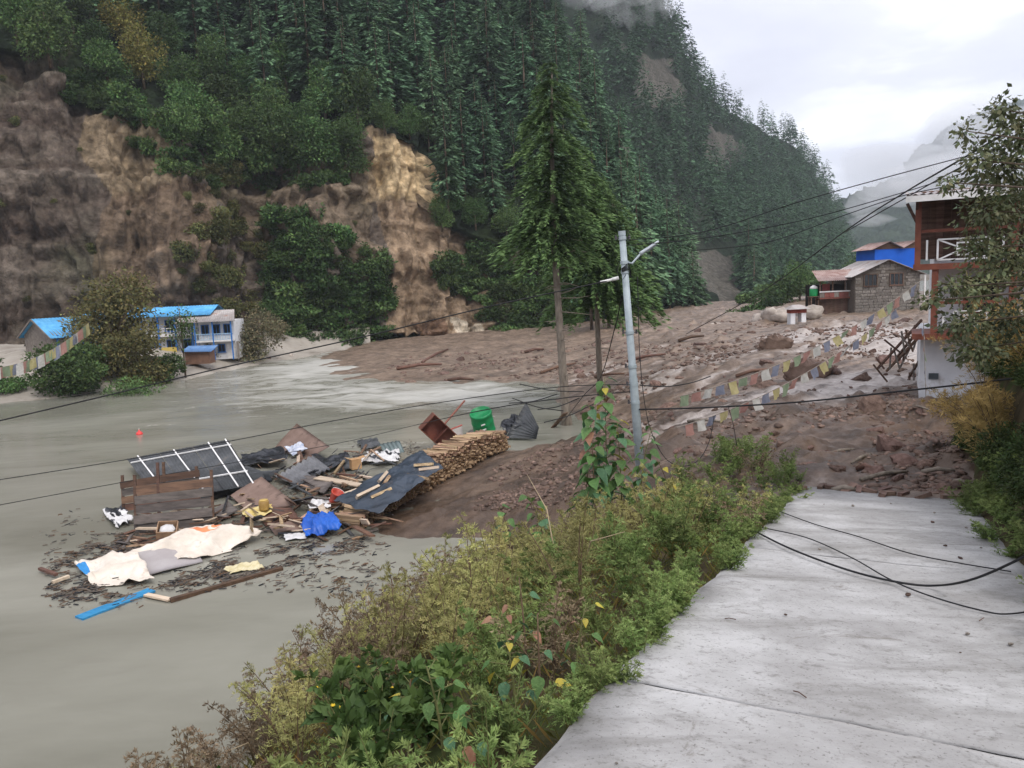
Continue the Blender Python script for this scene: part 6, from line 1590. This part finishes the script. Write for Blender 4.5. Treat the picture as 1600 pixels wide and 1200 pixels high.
while n < 205:
    s = r.uniform(.5, 17.8); t = r.uniform(.05, .97)
    if any((s - a) ** 2 + ((t - b_) * 7) ** 2 < .30 for a, b_ in put): continue
    if s > 12 and t > .55: continue
    g_ = t + r.normal() * .10
    if r.random() < .08: kd = ["ol", "br", "gr"][r.integers(3)]
    elif s > 13.5: kd = "gr"
    elif g_ < .22: kd = "gr"
    elif g_ < .56: kd = "ol" if s > 4.5 or r.random() < .5 else ("nt" if r.random() < .7 else "gr")
    else: kd = "br" if r.random() < .78 else "ol"
    if s < 4.4 and .12 < t < .42 and r.random() < .5: kd = "nt"
    if t > .62 and r.random() < .72: kd = "br"
    put.append((s, t)); n += 1
    place_weed(kd, s, t, (.62 if t < .12 else .95) * (1.12 if kd in ("ol", "br") else 1) * (.8 if s > 13 else 1))
# low plants creeping over the road edge
for i in range(46):
    s = r.uniform(1.5, 17.2); q = Q(s, RL + r.uniform(-.12, .06), -.05); k = r.uniform(.22, .48)
    tag(ob("weed_plant", P_gr[i % 4], None, q, (r.normal() * .2, r.normal() * .2, r.random() * 6.28), (k * 1.3, k * 1.3, k)), "low tuft spilling over the left edge of the road", "weed", "low tufts on the left road edge")
# short grass and dead stalks under the weeds: too many to count
C, Dd, Nn, Ln, Cl = [], [], [], [], []
for i in range(15000):
    s, t = r.uniform(-1, 18), r.uniform(.03, .98); q = slope_at(s, t); C.append(q); a = r.random() * 6.28
    Dd.append((math.cos(a) * .6, math.sin(a) * .6, r.uniform(.4, 1.2))); Nn.append((-math.sin(a), math.cos(a), .3)); Ln.append(r.uniform(.1, .34)); k = r.uniform(.6, 1.2); g_ = r.random() < .45 + .3 * (t < .3)
    Cl.append((k * (.62 if g_ else 1.0), k * (.78 if g_ else .82), k * (.45 if g_ else .6)))
V, F, c = rhomb(np.array(C), np.array(Dd), np.array(Nn), np.array(Ln), .02, np.array(Cl), fold=.1)
tag(ob("grass", mesh_np("grass", V, F, mat("dry_grass", lin(128, 116, 76), lin(150, 136, 92), 3, .8, attr=True, translucent=.2), False, c)), kind="stuff")
# bent dead stalks
for i in range(6):
    s, t = r.uniform(2, 8), r.uniform(.2, .9); q = slope_at(s, t); a = r.random() * 6.28; l_ = r.uniform(.8, 1.7)
    p_ = [np.zeros(3), np.array([math.cos(a) * .25, math.sin(a) * .25, .6]) * l_, np.array([math.cos(a) * .7, math.sin(a) * .7, .8]) * l_]
    tag(MB().tube(p_, [.012, .009, .004], 5).build("dead_stalk", mat("straw_stalk", lin(150, 132, 104), lin(176, 158, 128), 3, .8), None, True, q), "bent dry stalk sticking out of the weeds", "stalk", "dry stalks among the weeds")

# broad-leaved plants, leaf by leaf
def heart_leaf(name, m):
    n = 9; f = np.linspace(0, 1, n); wdt = np.sin(np.pi * f ** .62) * .42 * (1 - .25 * f); V = []
    for i in range(n):
        x = f[i] - .06 * (1 - f[i]); dz = -.22 * f[i] ** 2
        V += [(x - .10 * (1 - f[i]) , -wdt[i], dz + .10 * wdt[i] / .42 - .02), (x, 0, dz - .05), (x - .10 * (1 - f[i]), wdt[i], dz + .10 * wdt[i] / .42 - .02)]
    F = []
    for i in range(n - 1):
        for j in (0, 1): F.append((i * 3 + j, i * 3 + j + 1, (i + 1) * 3 + j + 1, (i + 1) * 3 + j))
    return mesh_np(name, np.array(V), np.array(F), m, True)
bl_g = heart_leaf("leaf", mat("broad_leaf_green", lin(78, 112, 62), lin(104, 138, 80), 4, .5, .01, 12, rand=.25, spec=.3, translucent=.25))
bl_d = heart_leaf("leaf", mat("broad_leaf_blue_green", lin(72, 108, 78), lin(96, 132, 96), 4, .5, .01, 12, rand=.2, spec=.3, translucent=.2))
bl_y = heart_leaf("leaf", mat("broad_leaf_yellow", lin(180, 168, 60), lin(198, 180, 84), 3, .6, rand=.2, translucent=.25, c3=lin(140, 146, 70), s3=3, p3=.5))
bl_b = heart_leaf("leaf", mat("broad_leaf_brown", lin(140, 102, 80), lin(164, 126, 102), 3, .75, rand=.2, translucent=.15))
def broad_plant(q, label, h, nl, leaf, mix, seed, lean=(0, 0), group=None, cat="plant"):
    r_ = np.random.default_rng(seed); t_ = thing("broad_leaved_plant", q, label, cat, group)
    t = np.linspace(0, 1, 8)[:, None]; st = np.array([lean[0], lean[1], 0]) * h * t ** 2 + np.array([0, 0, 1.0]) * h * t
    MB().tube(st, np.linspace(.014, .005, 8), 6).build("stem", stem_b if seed % 2 else stem_g, t_, True)
    for i in range(nl):
        f = .15 + .84 * (i + .5) / nl; a = i * 2.4 + r_.normal() * .4; base = np.array([np.interp(f, t[:, 0], st[:, k]) for k in range(3)])
        pl_ = r_.uniform(.08, .2) * (1.2 - .6 * f); tip = base + np.array([math.cos(a), math.sin(a), .35]) * pl_
        MB().tube([base, tip], .004, 4).build("petiole", stem_g, t_)
        s = leaf * r_.uniform(.65, 1.15) * (1.1 - .45 * f)
        k = r_.random(); me_ = bl_g if k < mix[0] else bl_d if k < mix[1] else bl_y if k < mix[2] else bl_b
        ob("leaf", me_, t_, tip, (r_.normal() * .25, r_.uniform(.15, .9), a), s)
    return t_
def sl_px(px, py, s0=4.0):
    """place on the slope seen at a photo pixel"""
    gx, gy = pix(SL); d = (gx - px) ** 2 + (gy - py) ** 2; i, j = np.unravel_index(np.argmin(d), d.shape); return SL[i, j].copy()
for i, (px, py, h, nl, lf, mix, lab) in enumerate([
        (800, 1120, .75, 11, .13, (.35, .8, .93), "broad leaved plant with bluish green leaves at the front of the slope"),
        (850, 1110, .7, 10, .125, (.4, .6, .95), "broad leaved plant turning yellow beside the road corner"),
        (900, 1080, .72, 9, .12, (.5, .6, .75), "broad leaved plant with brown curled top leaf by the road edge"),
        (815, 1060, .85, 7, .12, (.1, .3, .3), "plant with reddish brown wilted leaves above the yellowing one"),
        (690, 1190, .7, 12, .12, (.6, .9, .95), "broad leaved green plant at the bottom of the picture"),
        (640, 1180, .65, 10, .115, (.7, .95, 1.0), "low broad leaved plant beside the nettles"),
        (770, 1180, .5, 9, .14, (.5, .8, .97), "small broad leaved plant under the bluish one")]):
    broad_plant(sl_px(px, py), lab, h, nl, lf, mix, 950 + i, (r.normal() * .1, r.normal() * .1))
for i, (px, py, Y, h, nl, lf, lab) in enumerate([
        (950, 800, 14.4, 2.75, 40, .34, "tallest broad leaved plant standing left of the lamp pole"),
        (930, 800, 14.0, 2.2, 34, .34, "second tall broad leaved plant left of the lamp pole"),
        (972, 800, 14.2, 1.9, 30, .3, "tall broad leaved plant right against the lamp pole"),
        (915, 810, 14.3, 1.5, 22, .28, "shorter broad leaved plant leaning left of the tall ones"),
        (1000, 790, 13.8, 1.6, 28, .26, "leafy plant hiding the foot of the lamp pole"),
        (1050, 790, 13.6, 1.0, 13, .22, "leafy plant just right of the lamp pole foot"),
        (850, 850, 14.0, 1.1, 13, .3, "broad leaved plant arching over the mud at the slope foot"),
        (800, 850, 14.6, .9, 9, .28, "small broad leaved plant leaning over the water")]):
    q = D(px, py, Y); zb = float(np.interp(Y, [13, 15], [2.6, 2.2])); top_z = D(px, py - 10, Y)[2]; q[2] = top_z - .25
    broad_plant(q, lab, h, nl, lf, (.62, .86, .97), 970 + i, (r.normal() * .08 - (.3 if i in (6, 7) else 0), 0))

# ================================================================== THE SIDE BEYOND THE ROAD
tw = []
def world_lobes(lst): return [(*D(px, py, Y), rr_ * Y / 1200, rz_ * Y / 1200) for px, py, Y, rr_, rz_ in lst]
LB = world_lobes([(1590, 200, 13, 55, 50), (1560, 260, 13, 62, 45), (1530, 250, 12.6, 30, 40), (1510, 205, 12.8, 22, 22), (1610, 300, 13.4, 70, 60), (1545, 330, 12.8, 50, 40), (1570, 400, 13, 65, 45), (1530, 385, 12.6, 34, 25), (1620, 430, 13.6, 60, 50), (1530, 450, 12.6, 45, 36), (1492, 448, 12.2, 30, 22), (1505, 505, 12.4, 48, 30), (1530, 545, 12.6, 50, 30), (1580, 500, 13, 55, 40), (1480, 285, 12.6, 18, 16), (1560, 170, 13, 26, 22), (1450, 470, 12.0, 22, 14), (1640, 200, 13.4, 50, 60)])
TX = verge_at(12.6, 5.2); o_ = TX
lobes = np.array(LB); lobes[:, :3] -= o_
rt = thing("walnut_tree", o_, "leafy dark tree with large leaves beside the guesthouse", "tree")
cl_ = leafcloud(7600, lobes, .095, 1001, shell=.2, up=.5)
cl_[1][:, 2] -= .35
ob("crown", crown_mesh("crown", cl_, leaf_w), rt)
lb = []
for l_ in lobes: lb.append(([np.array([0, 0, 1.6]), np.array([l_[0] * .45, l_[1] * .45, 1.6 + (l_[2] - 1.6) * .6]), l_[:3]], [.05, .03, .008]))
ob("trunk", trunk_mesh("trunk", [(0, 0, -.4), (-.05, 0, 1.0), (-.1, 0, 2.4), (-.1, .1, 4.2)], [.16, .13, .09, .03], bark, lb, 8), rt)
# hedge along the road and straw coloured shrub above it
near_me = [crown_mesh("shrub", leafcloud(4200, lobes_for(1010 + k, 12, .85, 1.5, .1), .085, 1020 + k, shell=.5), mat("hedge_leaves", lin(60, 78, 42), lin(86, 102, 56), 3, .6, attr=True, rand=.25, spec=.2, translucent=.2)) for k in range(3)]
for i in range(54):
    s = 9.0 + (i % 27) * .52; lat = RW + .42 + r.uniform(0, .15) + (.45 if i >= 27 else 0); q = verge_at(s, lat); k = r.uniform(.42, .68)
    tag(ob("hedge_shrub", near_me[i % 3], None, q + np.array([0, 0, -.2]), (0, 0, r.random() * 6.28), (k, k, k * r.uniform(.8, 1.1))), "dark green hedge shrub on the bank right of the road", "shrub", "hedge shrubs right of the road")
wl_st = mat("straw_shrub_leaves", lin(150, 132, 84), lin(178, 160, 108), 3, .8, attr=True, rand=.15, spec=.1, translucent=.25)
P_st = [weed(1040 + k, 1.5, 10, .11, .014, wl_st, stem_b, 18, 16, .8, .9) for k in range(2)]
for i in range(26):
    s = 16.8 + (i % 8) * .85; lat = RW + .45 + (i // 8) * .55 + r.uniform(-.2, .2); q = verge_at(s, lat); k = r.uniform(.85, 1.2)
    tag(ob("straw_shrub", P_st[i % 2], None, q + np.array([0, 0, -.1]), (r.normal() * .15, r.normal() * .15, r.random() * 6.28), (k, k, k)), "straw coloured drooping shrub above the hedge by the road", "shrub", "straw coloured shrubs above the hedge")
for i in range(80):
    s = r.uniform(4.5, 17.5); q = verge_at(s, RW + r.uniform(-.02, .6)); k = r.uniform(.3, .6)
    tag(ob("weed_plant", P_gr[i % 4], None, q, (r.normal() * .2, r.normal() * .2, r.random() * 6.28), (k * 1.3, k * 1.3, k)), "low tuft on the right edge of the road", "weed", "low tufts on the right road edge")
# pebbles, clods and twigs on the concrete
for i in range(22):
    s, l_ = r.uniform(2.5, 16.5), r.uniform(RL + .15, RW - .1); q = Q(s, l_, .012); k = r.uniform(.008, .022) * (1.6 if s > 8 else 1)
    tag(ob("pebble", rocks[i % 7] if i % 2 else prock[i % 3], None, q, (0, 0, i), (k, k * 1.2, k * .7)), "small pebble or clod lying on the concrete road", "pebble", "pebbles on the concrete road")
for i, (px, py) in enumerate([(1150, 968), (1530, 970), (1260, 1090)]):
    q = road_pt(px, py, .012); a = r.random() * 3; l_ = r.uniform(.04, .1)
    tag(MB().tube([(0, 0, 0), (l_ * math.cos(a), l_ * math.sin(a), .006), (l_ * 1.6 * math.cos(a + .1), l_ * 1.6 * math.sin(a + .1), -.01 * 0)], .004, 5).build("twig", wood_br, None, True, q), "little dark twig lying on the concrete road", "twig", "twigs on the concrete road")

# ------------------------------------------------------------------ the damp air of the valley
hz = MB().box((0, 0, 259), (6600, 6600, 522)).build("haze", None)
hm_ = bpy.data.materials.new("damp_air"); hm_.use_nodes = True
t = hm_.node_tree; t.nodes.clear(); o_ = t.nodes.new("ShaderNodeOutputMaterial"); v_ = t.nodes.new("ShaderNodeVolumePrincipled")
v_.inputs["Color"].default_value = (.84, .91, 1.0, 1); v_.inputs["Density"].default_value = .00023; v_.inputs["Anisotropy"].default_value = .2
t.links.new(v_.outputs[0], o_.inputs["Volume"])
hz.data.materials.clear(); hz.data.materials.append(hm_)
tag(hz, kind="stuff")
# low cloud banks lying against the far hills and cloud wisps on the mountain top
cmat = {}
def low_cloud(px, py, Y, hw, hh, dep, tau, seed):
    c = D(px, py, Y); k = Y / 1200.0
    V, F = rock_mesh(seed, 1.0); V = V / np.abs(V).max(0) * (1 + .0 * seed) * np.array([hw * k, dep, hh * k])
    dn = round(tau / (2 * dep), 5)
    if dn not in cmat:
        m_ = bpy.data.materials.new("cloud_vapour"); m_.use_nodes = True; t = m_.node_tree; t.nodes.clear()
        o_ = t.nodes.new("ShaderNodeOutputMaterial"); v_ = t.nodes.new("ShaderNodeVolumePrincipled"); v_.inputs["Color"].default_value = (.97, .98, 1, 1); v_.inputs["Density"].default_value = dn
        t.links.new(v_.outputs[0], o_.inputs["Volume"]); cmat[dn] = m_
    return tag(ob("cloud_bank", mesh_np("cloud_bank", V, F, cmat[dn], True), None, c, (0, 0, 0)), kind="stuff")
for i, (px, py, Y, hw, hh, dep, tau) in enumerate([(1400, 300, 640, 75, 26, 40, 1.2), (1465, 280, 620, 80, 40, 40, 1.2), (1345, 320, 600, 30, 22, 25, .7), (1530, 270, 600, 90, 50, 40, 1.2), (1430, 260, 900, 120, 45, 60, 1.4), (1600, 230, 900, 160, 70, 60, 1.6), (1520, 215, 950, 110, 60, 60, 1.2), (1360, 345, 590, 36, 14, 20, .5), (1480, 325, 590, 70, 16, 25, .6),
        (1000, -20, 320, 55, 30, 14, .45), (950, -25, 300, 45, 34, 12, .45), (1028, -2, 335, 34, 20, 10, .35), (968, 14, 300, 22, 26, 8, .25), (985, 30, 310, 14, 22, 6, .2), (940, 5, 296, 26, 20, 8, .25), (1010, 22, 322, 16, 24, 6, .2), (915, -20, 290, 40, 26, 10, .4), (1045, 12, 345, 18, 18, 6, .22)]):
    low_cloud(px, py, Y, hw, hh, dep, tau, 740 + i)
